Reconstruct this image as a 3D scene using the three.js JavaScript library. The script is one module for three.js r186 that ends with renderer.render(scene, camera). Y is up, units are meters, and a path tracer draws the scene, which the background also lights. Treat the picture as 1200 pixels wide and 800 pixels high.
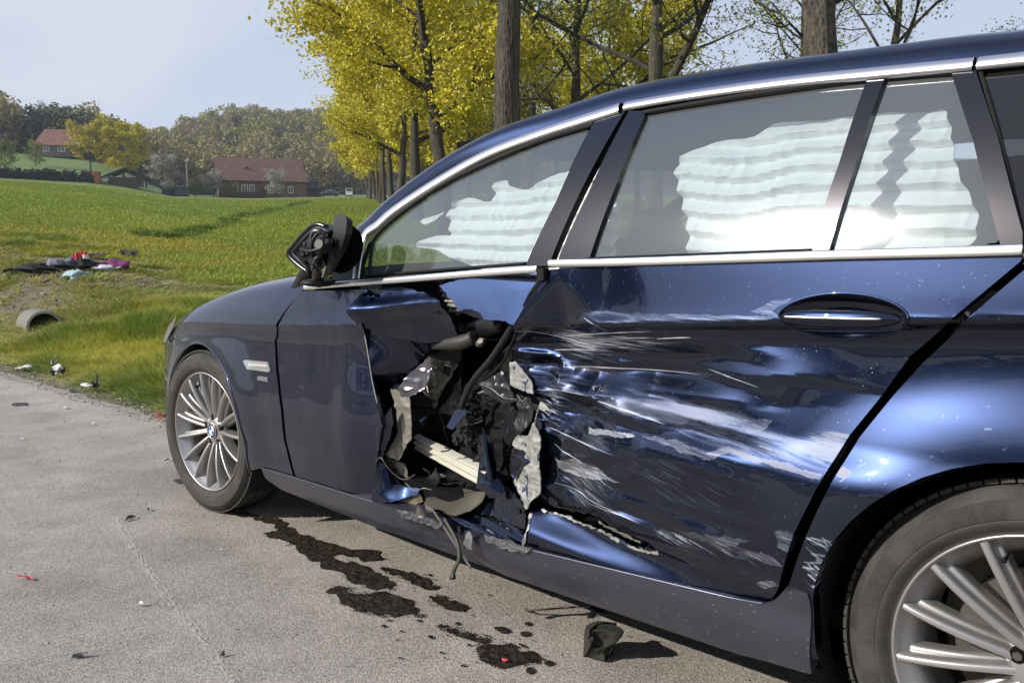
import * as THREE from 'three';
import { mergeGeometries } from 'three/addons/utils/BufferGeometryUtils.js';
import { FontLoader } from 'three/addons/loaders/FontLoader.js';
import { TextGeometry } from 'three/addons/geometries/TextGeometry.js';

// ---------- camera, sky, sun, exposure ----------
const scene = new THREE.Scene();
const EYE = new THREE.Vector3(0.2566, 1.0425, 2.4086), FOCAL = 961.84, D2R = Math.PI / 180;
const camera = new THREE.PerspectiveCamera(45.17, 1.5, 0.05, 3000);
camera.position.copy(EYE); camera.rotation.order = 'YXZ';
camera.rotation.set(-5.8786 * D2R, 43.9265 * D2R, -0.5951 * D2R);
camera.updateMatrixWorld(true);
const renderer = new THREE.WebGLRenderer({ antialias: true });
renderer.toneMapping = THREE.LinearToneMapping;
renderer.toneMappingExposure = 1.35;
renderer.shadowMap.enabled = true;
renderer.setSize(1024, 682);

const SUN = new THREE.Vector3(-0.41, 0.485, 0.773).normalize();
const sun = new THREE.DirectionalLight(new THREE.Color(1.0, 0.95, 0.86), 4.4);
sun.position.copy(SUN).multiplyScalar(60); sun.castShadow = true; sun.shadow.radius = 1;
Object.assign(sun.shadow.camera, { left: -45, right: 45, top: 45, bottom: -45, near: 1, far: 160 });
sun.shadow.mapSize.set(2048, 2048);
scene.add(sun, sun.target);

// ---------- numbers ----------
function rng(seed) { let a = seed >>> 0; return () => { a = (a + 0x6D2B79F5) >>> 0; let t = Math.imul(a ^ (a >>> 15), 1 | a); t = (t + Math.imul(t ^ (t >>> 7), 61 | t)) ^ t; return ((t ^ (t >>> 14)) >>> 0) / 4294967296; }; }
const clamp = (v, a, b) => Math.min(b, Math.max(a, v)), mix = (a, b, t) => a + (b - a) * t;
const sstep = (a, b, v) => { const t = clamp((v - a) / (b - a), 0, 1); return t * t * (3 - 2 * t); };
function h2(i, j, s = 0) { let h = Math.imul(i, 374761393) ^ Math.imul(j, 668265263) ^ Math.imul(s + 11, 2147483647); h = Math.imul(h ^ (h >>> 13), 1274126177); return ((h ^ (h >>> 16)) >>> 0) / 4294967296; }
function noise(x, y, s = 0) { const i = Math.floor(x), j = Math.floor(y), u = x - i, v = y - j, a = u * u * u * (u * (u * 6 - 15) + 10), b = v * v * v * (v * (v * 6 - 15) + 10); return mix(mix(h2(i, j, s), h2(i + 1, j, s), a), mix(h2(i, j + 1, s), h2(i + 1, j + 1, s), a), b) * 2 - 1; }
function fbm(x, y, o = 4, s = 0) { let v = 0, a = 0.5; for (let k = 0; k < o; k++) { v += a * noise(x, y, s + k); x = x * 2.03 + 7.1; y = y * 2.03 - 3.7; a *= 0.5; } return v; }
const V = (x, y, z) => new THREE.Vector3(x, y, z);

// sky: pale spring haze, bluer overhead, thin cirrus
{
  const w = 1024, h = 512, d = new Float32Array(w * h * 4);
  for (let j = 0; j < h; j++) for (let i = 0; i < w; i++) {
    const el = ((j + 0.5) / h - 0.5) * Math.PI, az = (i + 0.5) / w * 2 * Math.PI, s = Math.max(0, Math.sin(el));
    const t = Math.pow(s, 1.15);
    let r = mix(0.50, 0.085, t), g = mix(0.55, 0.19, t), b = mix(0.63, 0.52, t);
    const cx = Math.cos(az) * Math.cos(el) / (s + 0.16), cz = Math.sin(az) * Math.cos(el) / (s + 0.16);
    const c = sstep(-0.12, 0.4, fbm(cx * 0.5 + 3, cz * 1.3, 5, 3) + 0.3 * fbm(cx * 1.4, cz * 4.6, 4, 9)) * 0.55;
    r = mix(r, 0.58, c); g = mix(g, 0.605, c); b = mix(b, 0.65, c);
    const o = (j * w + i) * 4; d[o] = r; d[o + 1] = g; d[o + 2] = b; d[o + 3] = 1;
  }
  const t = new THREE.DataTexture(d, w, h, THREE.RGBAFormat, THREE.FloatType);
  t.mapping = THREE.EquirectangularReflectionMapping; t.magFilter = THREE.LinearFilter; t.needsUpdate = true;
  scene.background = t; scene.environment = t;
}

// ---------- pixel (1200 x 800) to place ----------
const AX = V(), AY = V(), AZ = V(); camera.matrixWorld.extractBasis(AX, AY, AZ);
function ray(px, py) { return V().addScaledVector(AX, (px - 600) / FOCAL).addScaledVector(AY, -(py - 400) / FOCAL).addScaledVector(AZ, -1); }
function onZ(px, py, z) { const d = ray(px, py); return d.multiplyScalar((z - EYE.z) / d.z).add(EYE); }
function onSurf(px, py, Zf) { let z = 0.9, p; for (let k = 0; k < 12; k++) { p = onZ(px, py, z); z = Zf(p.x, p.y); } return onZ(px, py, z); }
function onY(px, py, y = 0) { const d = ray(px, py); return d.multiplyScalar((y - EYE.y) / d.y).add(EYE); }
function atDist(px, py, k) { const d = ray(px, py); const l = Math.hypot(d.x, d.z); return d.multiplyScalar(k / l).add(EYE); }

// ---------- scene graph ----------
const used = {};
function numbered(n) { used[n] = (used[n] ?? -1) + 1; return used[n] ? n + '_' + String(used[n]).padStart(3, '0') : n; }
function shadow(o) { o.traverse((m) => { if (m.isMesh) { m.castShadow = true; m.receiveShadow = true; } }); return o; }
function thing(name, label, category, p = [0, 0, 0], turn = 0, group) { const g = new THREE.Group(); g.name = numbered(name); g.position.set(...p); g.rotation.y = turn; g.userData = { label, category }; if (group) g.userData.group = group; scene.add(g); return g; }
function part(parent, name, geo, mat, label) { const m = new THREE.Mesh(geo, mat); m.name = name; m.castShadow = m.receiveShadow = true; if (label) m.userData.label = label; parent.add(m); return m; }
function single(name, geo, mat, label, category, group) { const m = new THREE.Mesh(geo, mat); m.name = numbered(name); m.castShadow = m.receiveShadow = true; m.userData = { label, category }; if (group) m.userData.group = group; scene.add(m); return m; }
function structure(name, geo, mat, label) { const m = new THREE.Mesh(geo, mat); m.name = numbered(name); m.castShadow = m.receiveShadow = true; m.userData = { kind: 'structure', label, category: name.split('_').pop() }; scene.add(m); return m; }
function std(r, g, b, roughness = 0.8, more = {}) { const m = new THREE.MeshStandardMaterial({ roughness, metalness: 0, ...more }); m.color.setRGB(r, g, b); return m; }
function phys(r, g, b, roughness, more = {}) { const m = new THREE.MeshPhysicalMaterial({ roughness, metalness: 0, ...more }); m.color.setRGB(r, g, b); return m; }

// ---------- geometry ----------
function geo(pos, idx, uv, nrm, col) { const g = new THREE.BufferGeometry(); g.setAttribute('position', new THREE.Float32BufferAttribute(pos, 3)); if (uv) g.setAttribute('uv', new THREE.Float32BufferAttribute(uv, 2)); if (col) g.setAttribute('color', new THREE.Float32BufferAttribute(col, 3)); if (idx) g.setIndex(idx); if (nrm) g.setAttribute('normal', new THREE.Float32BufferAttribute(nrm, 3)); else g.computeVertexNormals(); return g; }
function merge(list) { return mergeGeometries(list.map((g) => { let o = g.index ? g.toNonIndexed() : g; for (const k of Object.keys(o.attributes)) if (!['position', 'normal', 'uv'].includes(k)) o.deleteAttribute(k); if (!o.attributes.uv) o.setAttribute('uv', new THREE.Float32BufferAttribute(new Float32Array(o.attributes.position.count * 2), 2)); return o; })); }
function box(w, h, d, x = 0, y = 0, z = 0, ry = 0) { const g = new THREE.BoxGeometry(w, h, d); if (ry) g.rotateY(ry); g.translate(x, y, z); return g; }
// grid surface: f(u, v) -> Vector3, u and v from 0 to 1
function surf(nu, nv, f, uvf) { const p = [], t = [], ix = []; for (let j = 0; j <= nv; j++) for (let i = 0; i <= nu; i++) { const q = f(i / nu, j / nv); p.push(q.x, q.y, q.z); if (uvf) t.push(...uvf(q, i / nu, j / nv)); else t.push(q.x, q.y); } for (let j = 0; j < nv; j++) for (let i = 0; i < nu; i++) { const a = j * (nu + 1) + i; ix.push(a, a + 1, a + nu + 2, a, a + nu + 2, a + nu + 1); } return geo(p, ix, t); }
// tapered tube along points with radii
function tube(pts, radii, sides = 8, caps = true, flat = 1) {
  const p = [], t = [], ix = [], n = pts.length; let up = V(0.13, 0.97, 0.21).normalize();
  for (let k = 0; k < n; k++) {
    const d = pts[Math.min(n - 1, k + 1)].clone().sub(pts[Math.max(0, k - 1)]).normalize();
    const a = up.clone().addScaledVector(d, -up.dot(d)); if (a.lengthSq() < 1e-6) a.set(d.y, -d.x, 0); a.normalize(); const b = d.clone().cross(a); up = a;
    const r = Array.isArray(radii) ? radii[k] : radii;
    for (let i = 0; i <= sides; i++) { const w = i / sides * 2 * Math.PI; const q = pts[k].clone().addScaledVector(a, Math.cos(w) * r).addScaledVector(b, Math.sin(w) * r * flat); p.push(q.x, q.y, q.z); t.push(i / sides, k / n); }
  }
  for (let k = 0; k < n - 1; k++) for (let i = 0; i < sides; i++) { const a = k * (sides + 1) + i; ix.push(a, a + 1, a + sides + 2, a, a + sides + 2, a + sides + 1); }
  if (caps) for (const k of [0, n - 1]) { const c = p.length / 3; p.push(pts[k].x, pts[k].y, pts[k].z); t.push(0, 0); for (let i = 0; i < sides; i++) { const a = k * (sides + 1) + i; k ? ix.push(c, a, a + 1) : ix.push(c, a + 1, a); } }
  return geo(p, ix, t);
}
function spline(pts, n) { return new THREE.CatmullRomCurve3(pts, false, 'centripetal').getPoints(n); }
// sheet cut to an outline in (x, y); Zf gives z; edges turn inwards by `flange`
function pinside(P, x, y) { let c = false; for (let i = 0, j = P.length - 1; i < P.length; j = i++) if ((P[i][1] > y) !== (P[j][1] > y) && x < (P[j][0] - P[i][0]) * (y - P[i][1]) / (P[j][1] - P[i][1]) + P[i][0]) c = !c; return c; }
function pdist(P, x, y) { let m = 1e9; for (let i = 0, j = P.length - 1; i < P.length; j = i++) { const ax = P[j][0], ay = P[j][1], dx = P[i][0] - ax, dy = P[i][1] - ay, t = clamp(((x - ax) * dx + (y - ay) * dy) / (dx * dx + dy * dy + 1e-12), 0, 1), ex = x - ax - dx * t, ey = y - ay - dy * t, q = ex * ex + ey * ey; if (q < m) m = q; } return Math.sqrt(m); }
function panel(P, Zf, { h = 0.01, holes = [], flange = 0.014, uv = (x, y) => [x, y], mirror = false } = {}) {
  let x0 = 1e9, x1 = -1e9, y0 = 1e9, y1 = -1e9; for (const q of P) { x0 = Math.min(x0, q[0]); x1 = Math.max(x1, q[0]); y0 = Math.min(y0, q[1]); y1 = Math.max(y1, q[1]); }
  x0 -= h; y0 -= h; const nx = Math.ceil((x1 - x0) / h) + 2, ny = Math.ceil((y1 - y0) / h) + 2;
  const S = new Float32Array(nx * ny);
  for (let j = 0; j < ny; j++) for (let i = 0; i < nx; i++) { const x = x0 + i * h, y = y0 + j * h; let s = pdist(P, x, y); if (pinside(P, x, y)) s = -s; for (const H of holes) { let q = pdist(H, x, y); if (pinside(H, x, y)) q = -q; s = Math.max(s, -q); } if (Math.abs(s) < h * 0.02) s = s < 0 ? -h * 0.02 : h * 0.02; S[j * nx + i] = s; }
  const pos = [], nr = [], tx = [], ix = [], map = new Map(), e = 0.0015, sg = mirror ? -1 : 1;
  const put = (x, y) => { const z = Zf(x, y), a = (Zf(x + e, y) - Zf(x - e, y)) / (2 * e), b = (Zf(x, y + e) - Zf(x, y - e)) / (2 * e), l = 1 / Math.hypot(a, b, 1); pos.push(x, y, z * sg); nr.push(-a * l, -b * l, l * sg); tx.push(...uv(x, y)); return pos.length / 3 - 1; };
  const node = (n) => { if (!map.has(n)) map.set(n, put(x0 + (n % nx) * h, y0 + Math.floor(n / nx) * h)); return map.get(n); };
  const cut = (a, b) => { const k = a < b ? a + '_' + b : b + '_' + a; if (!map.has(k)) { const t = S[a] / (S[a] - S[b]), ax = x0 + (a % nx) * h, ay = y0 + Math.floor(a / nx) * h, bx = x0 + (b % nx) * h, by = y0 + Math.floor(b / nx) * h; map.set(k, put(mix(ax, bx, t), mix(ay, by, t))); } return map.get(k); };
  const edge = [], tri = (a, b, c) => (mirror ? ix.push(a, c, b) : ix.push(a, b, c));
  const doTri = (a, b, c) => { const v = [a, b, c], inn = v.map((k) => S[k] < 0), cnt = inn[0] + inn[1] + inn[2]; if (cnt === 3) tri(node(a), node(b), node(c)); else if (cnt === 1) { const k = inn.indexOf(true), A = v[k], B = v[(k + 1) % 3], C = v[(k + 2) % 3], p = cut(A, B), q = cut(A, C); tri(node(A), p, q); edge.push([p, q]); } else if (cnt === 2) { const k = inn.indexOf(false), A = v[k], B = v[(k + 1) % 3], C = v[(k + 2) % 3], p = cut(A, B), q = cut(A, C); tri(p, node(B), node(C)); tri(p, node(C), q); edge.push([q, p]); } };
  for (let j = 0; j < ny - 1; j++) for (let i = 0; i < nx - 1; i++) { const a = j * nx + i, b = a + 1, c = a + nx + 1, d = a + nx; if ((i + j) & 1) { doTri(a, b, c); doTri(a, c, d); } else { doTri(a, b, d); doTri(b, c, d); } }
  if (flange) for (const [p, q] of edge) {
    const A = V(pos[3 * p], pos[3 * p + 1], pos[3 * p + 2]), B = V(pos[3 * q], pos[3 * q + 1], pos[3 * q + 2]);
    const C = A.clone().addScaledVector(V(nr[3 * p], nr[3 * p + 1], nr[3 * p + 2]), -flange), D = B.clone().addScaledVector(V(nr[3 * q], nr[3 * q + 1], nr[3 * q + 2]), -flange);
    const N = B.clone().sub(A).cross(C.clone().sub(A)).normalize(); if (!isFinite(N.x)) continue; const s = pos.length / 3;
    for (const [w, n] of [[A, p], [B, q], [D, q], [C, p]]) { pos.push(w.x, w.y, w.z); nr.push(N.x, N.y, N.z); tx.push(tx[2 * n], tx[2 * n + 1]); }
    ix.push(s, s + 1, s + 2, s, s + 2, s + 3);
  }
  return geo(pos, ix, tx, nr);
}
const pxPoly = (P, Zf) => P.map(([a, b]) => { const q = onSurf(a, b, Zf); return [q.x, q.y]; });
function smoothPoly(P, n = 4) { const c = new THREE.CatmullRomCurve3(P.map((p) => V(p[0], p[1], 0)), true, 'centripetal'); return c.getPoints(P.length * n).slice(0, -1).map((p) => [p.x, p.y]); }
function jag(P, amp, step, seed) { const o = []; for (let i = 0; i < P.length; i++) { const a = P[i], b = P[(i + 1) % P.length], l = Math.hypot(b[0] - a[0], b[1] - a[1]), n = Math.max(1, Math.round(l / step)); for (let k = 0; k < n; k++) { const t = k / n, w = k ? amp : 0; o.push([mix(a[0], b[0], t) + (h2(i * 31 + k, seed, 1) - 0.5) * 2 * w, mix(a[1], b[1], t) + (h2(i * 31 + k, seed, 2) - 0.5) * 2 * w]); } } return o; }
// swept trim: width across the surface, height out of it
function strip(pts, nrmF, w, t, n = 60, seg = 6) {
  const c = spline(pts, n), p = [], uv = [], ix = [];
  for (let k = 0; k <= n; k++) { const d = c[Math.min(n, k + 1)].clone().sub(c[Math.max(0, k - 1)]).normalize(), N = nrmF(c[k]); N.addScaledVector(d, -N.dot(d)).normalize(); const B = d.clone().cross(N), ww = typeof w === 'function' ? w(k / n) : w; for (let i = 0; i <= seg * 2; i++) { const a = i / (seg * 2) * 2 * Math.PI, ca = Math.cos(a), sa = Math.sin(a), q = c[k].clone().addScaledVector(B, Math.sign(ca) * Math.pow(Math.abs(ca), 0.7) * ww / 2).addScaledVector(N, sa * t); p.push(q.x, q.y, q.z); uv.push(k / n, i / seg / 2); } }
  const m = seg * 2; for (let k = 0; k < n; k++) for (let i = 0; i < m; i++) { const a = k * (m + 1) + i; ix.push(a, a + 1, a + m + 2, a, a + m + 2, a + m + 1); }
  return geo(p, ix, uv);
}
// textures
function texture(w, h, f, srgb = true, rep = true) { const d = new Uint8Array(w * h * 4); for (let j = 0; j < h; j++) for (let i = 0; i < w; i++) { const c = f(i, j), o = (j * w + i) * 4; d[o] = clamp(c[0], 0, 255); d[o + 1] = clamp(c[1], 0, 255); d[o + 2] = clamp(c[2], 0, 255); d[o + 3] = c[3] ?? 255; } const t = new THREE.DataTexture(d, w, h); t.magFilter = THREE.LinearFilter; if (rep) t.wrapS = t.wrapT = THREE.RepeatWrapping; if (srgb) t.colorSpace = THREE.SRGBColorSpace; t.needsUpdate = true; return t; }
const toS = (l) => 255 * (l <= 0.0031308 ? 12.92 * l : 1.055 * Math.pow(l, 1 / 2.4) - 0.055);
// tiling noise: fbm on a torus by blending
function tileN(i, j, w, f, o, s) { const x = i / w, y = j / w; const a = fbm(x * f, y * f, o, s), b = fbm((x - 1) * f, y * f, o, s), c = fbm(x * f, (y - 1) * f, o, s), d = fbm((x - 1) * f, (y - 1) * f, o, s); const u = sstep(0.6, 1, x), v = sstep(0.6, 1, y); return mix(mix(a, b, u), mix(c, d, u), v); }
// ---------- ground ----------
const UX = -0.876, UZ = -0.482;
const along = (x, z) => (x - EYE.x) * UX + (z - EYE.z) * UZ, aside = (x, z) => (x - EYE.x) * UZ - (z - EYE.z) * UX;
const roadEdge = (x) => 0.135 + 0.05 * fbm(x * 0.9, 3.3, 4, 5) + 0.03 * noise(x * 5, 1, 6);
const slopeOf = (q) => { const X = [-0.3, -0.096, 0, 0.087, 0.13, 0.173, 0.255, 0.4], Y = [0.085, 0.081, 0.0779, 0.0793, 0.0869, 0.0919, 0.0971, 0.104]; q = clamp(q, -0.3, 0.4); let k = 0; while (k < 6 && q > X[k + 1]) k++; return mix(Y[k], Y[k + 1], (q - X[k]) / (X[k + 1] - X[k])); };
function ground(x, z) {
  const u = along(x, z), v = aside(x, z), q = v / Math.max(u, 5), s = u - 6, up = (s > 30 ? s : Math.log(1 + Math.exp(s * 0.9)) / 0.9);
  const c = slopeOf(q), m = sstep(0, 2.5, 0.1 - z);
  let y = c * (Math.min(up, 300) + 0.4 * Math.max(0, up - 300)) * m;
  y += 0.085 * clamp(u - 188, 0, 95) * sstep(0.07, 0.17, q);
  y += sstep(262, 540, u) * (44 * sstep(0.24, 0.0, q) + 5 * fbm(v * 0.008, u * 0.006, 3, 2)) - 0.05 * Math.max(0, u - 560);
  const near = sstep(0, 1.2, 0.1 - z);
  y += near * (0.05 * fbm(x * 0.5, z * 0.5, 3, 8) + 0.025 * fbm(x * 2.3, z * 2.3, 3, 18)) - 0.012 ;
  if (z > 6.6) y += 0.06 * sstep(6.6, 9, z) - (z > 30 ? 0.01 * (z - 30) : 0);
  return y;
}
function groundAt(px, py) { const d = ray(px, py); const l = Math.hypot(d.x, d.z); d.multiplyScalar(1 / l); let k = 3.5, p = V(); for (; k < 900; k *= 1.004) { p.copy(EYE).addScaledVector(d, k); if (p.y < ground(p.x, p.z)) break; } return p.setY(ground(p.x, p.z)); }
const farAt = (px, D) => { const d = ray(px, 230), l = Math.hypot(d.x, d.z), x = EYE.x + d.x / l * D, z = EYE.z + d.z / l * D; return V(x, ground(x, z), z); };
const groundPt = (x, z) => V(x, ground(x, z), z);
const drySpots = [[-30, 276, 9], [30, 280, 9], [80, 283, 6], [20, 292, 3.5], [130, 300, 2]].map(([a, b, r]) => [groundAt(a, b), r]);
const dryAt = (x, z, m) => { let v = 0; for (const [p, s] of drySpots) v = Math.max(v, sstep(s, s * 0.35, Math.hypot(p.x - x, (p.z - z) * 1.3) + m * s * 0.55)); return v; };
const soilSpots = [[-20, 358, 1.3], [10, 360, 1.2], [45, 363, 0.9], [70, 318, 1.3], [30, 318, 1.2], [110, 307, 1.3], [160, 326, 1.1], [175, 318, 0.7], [150, 332, 0.6], [60, 305, 1.1], [20, 300, 0.8]].map(([a, b, r]) => [groundAt(a, b), r]);
{
  const pos = [], col = [], uv = [], ix = [], az = [], rr = [];
  for (let a = -100; a < -20; a += 0.25) az.push(a); for (let a = -20; a <= 260; a += 4) az.push(a);
  for (let r = 1.2; r < 900; r *= r < 40 ? 1.022 : 1.035) rr.push(r);
  const n = az.length;
  for (const r of rr) for (const a of az) {
    const x = EYE.x + Math.sin(a * D2R) * r, z = EYE.z - Math.cos(a * D2R) * r, u = along(x, z), v = aside(x, z), q = v / Math.max(u, 5);
    pos.push(x, ground(x, z), z); uv.push(x, z);
    let c = [0.2, 0.25, 0.03];
    const big = fbm(x * 0.06, z * 0.06, 4, 21), mid = fbm(x * 0.5, z * 0.5, 3, 22);
    const verge = sstep(7, 3.5, 0.1 - z + mid * 1.5) ; c = [mix(c[0], 0.19, verge), mix(c[1], 0.23, verge), mix(c[2], 0.035, verge)];
    const dry = dryAt(x, z, mid) * 0.5; c = [mix(c[0], 0.32, dry), mix(c[1], 0.28, dry), mix(c[2], 0.05, dry)];
    let soil = sstep(0.35, 0.05, 0.12 - z + mid * 0.16 - 0.0) * 0.95; for (const [p, s] of soilSpots) { const d = Math.hypot(p.x - x, p.z - z); soil = Math.max(soil, sstep(s, s * 0.3, d + mid * 0.7) * 0.95); }
    c = [mix(c[0], 0.24, soil), mix(c[1], 0.19, soil), mix(c[2], 0.13, soil)];
    const mead = sstep(186, 192, u); c = [mix(c[0], 0.17, mead), mix(c[1], 0.26, mead), mix(c[2], 0.05, mead)];
    const wood = sstep(262, 300, u + 30 * big + 25 * sstep(0.1, 0, q)); c = [mix(c[0], 0.07, wood), mix(c[1], 0.06, wood), mix(c[2], 0.035, wood)];
    const k = 1 + 0.16 * big + 0.14 * mid; col.push(c[0] * k, c[1] * k, c[2] * k);
  }
  for (let j = 0; j < rr.length - 1; j++) for (let i = 0; i < n - 1; i++) { const a = j * n + i; ix.push(a, a + n, a + 1, a + 1, a + n, a + n + 1); }
  const t = texture(512, 512, (i, j) => { const v = 205 + 60 * tileN(i, j, 512, 18, 3, 31) + 90 * (h2(i, j, 5) - 0.5) * 0.6; return [v, v, v * 0.96]; });
  t.repeat.set(0.55, 0.55);
  const m = std(1, 1, 1, 0.95, { vertexColors: true, map: t, bumpMap: t, bumpScale: 0.03 });
  structure('field', geo(pos, ix, uv, null, col), m, 'green rising field of young crop with grassy verge by the road');
}
// ---------- road ----------
{
  const pos = [], uv = [], ix = []; const xs = []; for (let x = -60; x < 40; x += (x > -14 && x < 2) ? 0.06 : 0.5) xs.push(x);
  const tones = [], zz = [0]; for (let z = 0.15; z < 6.7; z += z < 2.6 ? 0.075 : 0.5) zz.push(z);
  for (const x of xs) for (let k = 0; k < zz.length; k++) { const z = k ? roadEdge(x) * (1 - zz[k] / 6.7) + zz[k] : roadEdge(x); pos.push(x, k ? 0.0 : -0.02, k === 1 ? roadEdge(x) + 0.03 : z); uv.push(x, z); const q = 1 + 0.16 * fbm(x * 0.8, z * 2.6, 4, 44) + 0.1 * fbm(x * 5, z * 5, 3, 45) - 0.13 * sstep(0.28, 0.5, fbm(x * 1.7 + 9, z * 3.1, 4, 46)); tones.push(q * 1.01, q, q * 0.985); }
  const n = zz.length; for (let j = 0; j < xs.length - 1; j++) for (let i = 0; i < n - 1; i++) { const a = j * n + i; ix.push(a, a + 1, a + n, a + 1, a + n + 1, a + n); }
  const W = 1024;
  const hgt = new Float32Array(W * W), rr = rng(77);
  for (let k = 0; k < 110000; k++) { const x = rr() * W, y = rr() * W, r = 1.0 + rr() * rr() * 2.6, v = 0.25 + rr() * 0.75, R = Math.ceil(r); for (let b = -R; b <= R; b++) for (let a = -R; a <= R; a++) { const d = Math.hypot(a, b) / r; if (d < 1) { const o = ((Math.floor(y + b) + W) % W) * W + ((Math.floor(x + a) + W) % W); hgt[o] = Math.max(hgt[o], v * (1 - d * d * 0.6)); } } }
  const tone = new Float32Array(W * W); for (let j = 0; j < W; j++) for (let i = 0; i < W; i++) tone[j * W + i] = 0.12 * tileN(i, j, W, 7, 4, 41);
  const ct = texture(W, W, (i, j) => { const o = j * W + i, hh = hgt[o], s = h2(Math.floor(i / 3), Math.floor(j / 3), 9); let v = 0.245 + 0.15 * hh + tone[o] * 0.55 + (s > 0.93 ? 0.1 * hh : 0) - (hh < 0.25 ? 0.05 : 0) + 0.04 * (h2(i, j, 3) - 0.5); return [toS(v * 1.08), toS(v * 0.965), toS(v * 0.85)]; });
  const bt = texture(W, W, (i, j) => { const v = 255 * hgt[j * W + i]; return [v, v, v]; }, false);
  for (const t of [ct, bt]) t.repeat.set(1 / 1.1, 1 / 1.1);
  structure('road', geo(pos, ix, uv, null, tones), std(1, 1, 1, 0.86, { vertexColors: true, map: ct, bumpMap: bt, bumpScale: 0.001 }), 'worn light grey asphalt road with a crumbling edge');
}
// gravel on the road edge
const pebble = (() => { const g = new THREE.IcosahedronGeometry(1, 1), p = g.attributes.position; for (let i = 0; i < p.count; i++) { const f = 0.8 + 0.35 * h2(Math.round(p.getX(i) * 90), Math.round(p.getY(i) * 90 + p.getZ(i) * 37), 2); p.setXYZ(i, p.getX(i) * f, p.getY(i) * f * 0.6, p.getZ(i) * f); } g.computeVertexNormals(); return g; })();
function scatter(name, label, category, g, mat, list, kind = 'stuff') { const im = new THREE.InstancedMesh(g, mat, list.length), M = new THREE.Matrix4(), Q = new THREE.Quaternion(), E = new THREE.Euler(), C = new THREE.Color(); list.forEach(([p, s, e, c], i) => { E.set(...e); Q.setFromEuler(E); M.compose(p, Q, typeof s === 'number' ? V(s, s, s) : s); im.setMatrixAt(i, M); if (c) im.setColorAt(i, C.setRGB(...c)); }); im.name = numbered(name); im.castShadow = im.receiveShadow = true; im.userData = { kind, label, category }; scene.add(im); return im; }
{
  const r = rng(5), L = [];
  for (let k = 0; k < 5000; k++) { const x = -13 + r() * 10, z = roadEdge(x) + 0.1 - Math.abs(r() + r() + r() - 1.5) * 0.38 + 0.05; const s = 0.003 + 0.011 * r() * r() * r(); const v = 0.12 + 0.2 * r(); L.push([V(x, Math.max(0, z > roadEdge(x) ? 0 : ground(x, z)) + s * 0.2, z), s, [r(), r() * 6, r()], [v * 1.12, v, v * 0.8]]); }
  for (const [p, s] of soilSpots) for (let k = 0; k < 420; k++) { const a = r() * 6.28, d = Math.sqrt(r()) * s * 1.1, x = p.x + Math.cos(a) * d, z = p.z + Math.sin(a) * d, q = 0.006 + 0.03 * r() * r() * r(), v = 0.05 + 0.12 * r(); L.push([V(x, ground(x, z) + q * 0.2, z), q, [r(), r() * 6, r()], [v * 1.2, v, v * 0.75]]); }
  for (let k = 0; k < 900; k++) { const x = -9 + r() * 9, z = 0.2 + r() * 2.2; const s = 0.002 + 0.004 * r() * r(); const v = 0.1 + 0.25 * r(); L.push([V(x, s * 0.2, z), s, [r(), r() * 6, r()], [v, v, v * 0.93]]); }
  scatter('gravel', 'loose gravel and crumbs along the edge of the road', 'gravel', pebble, std(1, 1, 1, 0.9), L);
}
// ---------- grass ----------
function tuft(seed, blades, hgt, lean, wid) { const r = rng(seed), p = [], ix = []; for (let b = 0; b < blades; b++) { const a = r() * 6.28, d = r() * 0.05, h = hgt * (0.55 + 0.6 * r()), l = h * lean * (0.3 + r()), w = wid * (0.7 + 0.6 * r()), fx = Math.cos(a), fz = Math.sin(a), tx = -fz, tz = fx, s = p.length / 3; const x = fx * d, z = fz * d; p.push(x - tx * w, 0, z - tz * w, x + tx * w, 0, z + tz * w, x + fx * l * 0.35 - tx * w * 0.8, h * 0.55, z + fz * l * 0.35 - tz * w * 0.8, x + fx * l * 0.35 + tx * w * 0.8, h * 0.55, z + fz * l * 0.35 + tz * w * 0.8, x + fx * l, h, z + fz * l); ix.push(s, s + 1, s + 3, s, s + 3, s + 2, s + 2, s + 3, s + 4); } return geo(p, ix); }
const grassMat = phys(1, 1, 1, 0.75, { transmission: 0.35, thickness: 0, ior: 1.3, side: THREE.DoubleSide });
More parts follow.
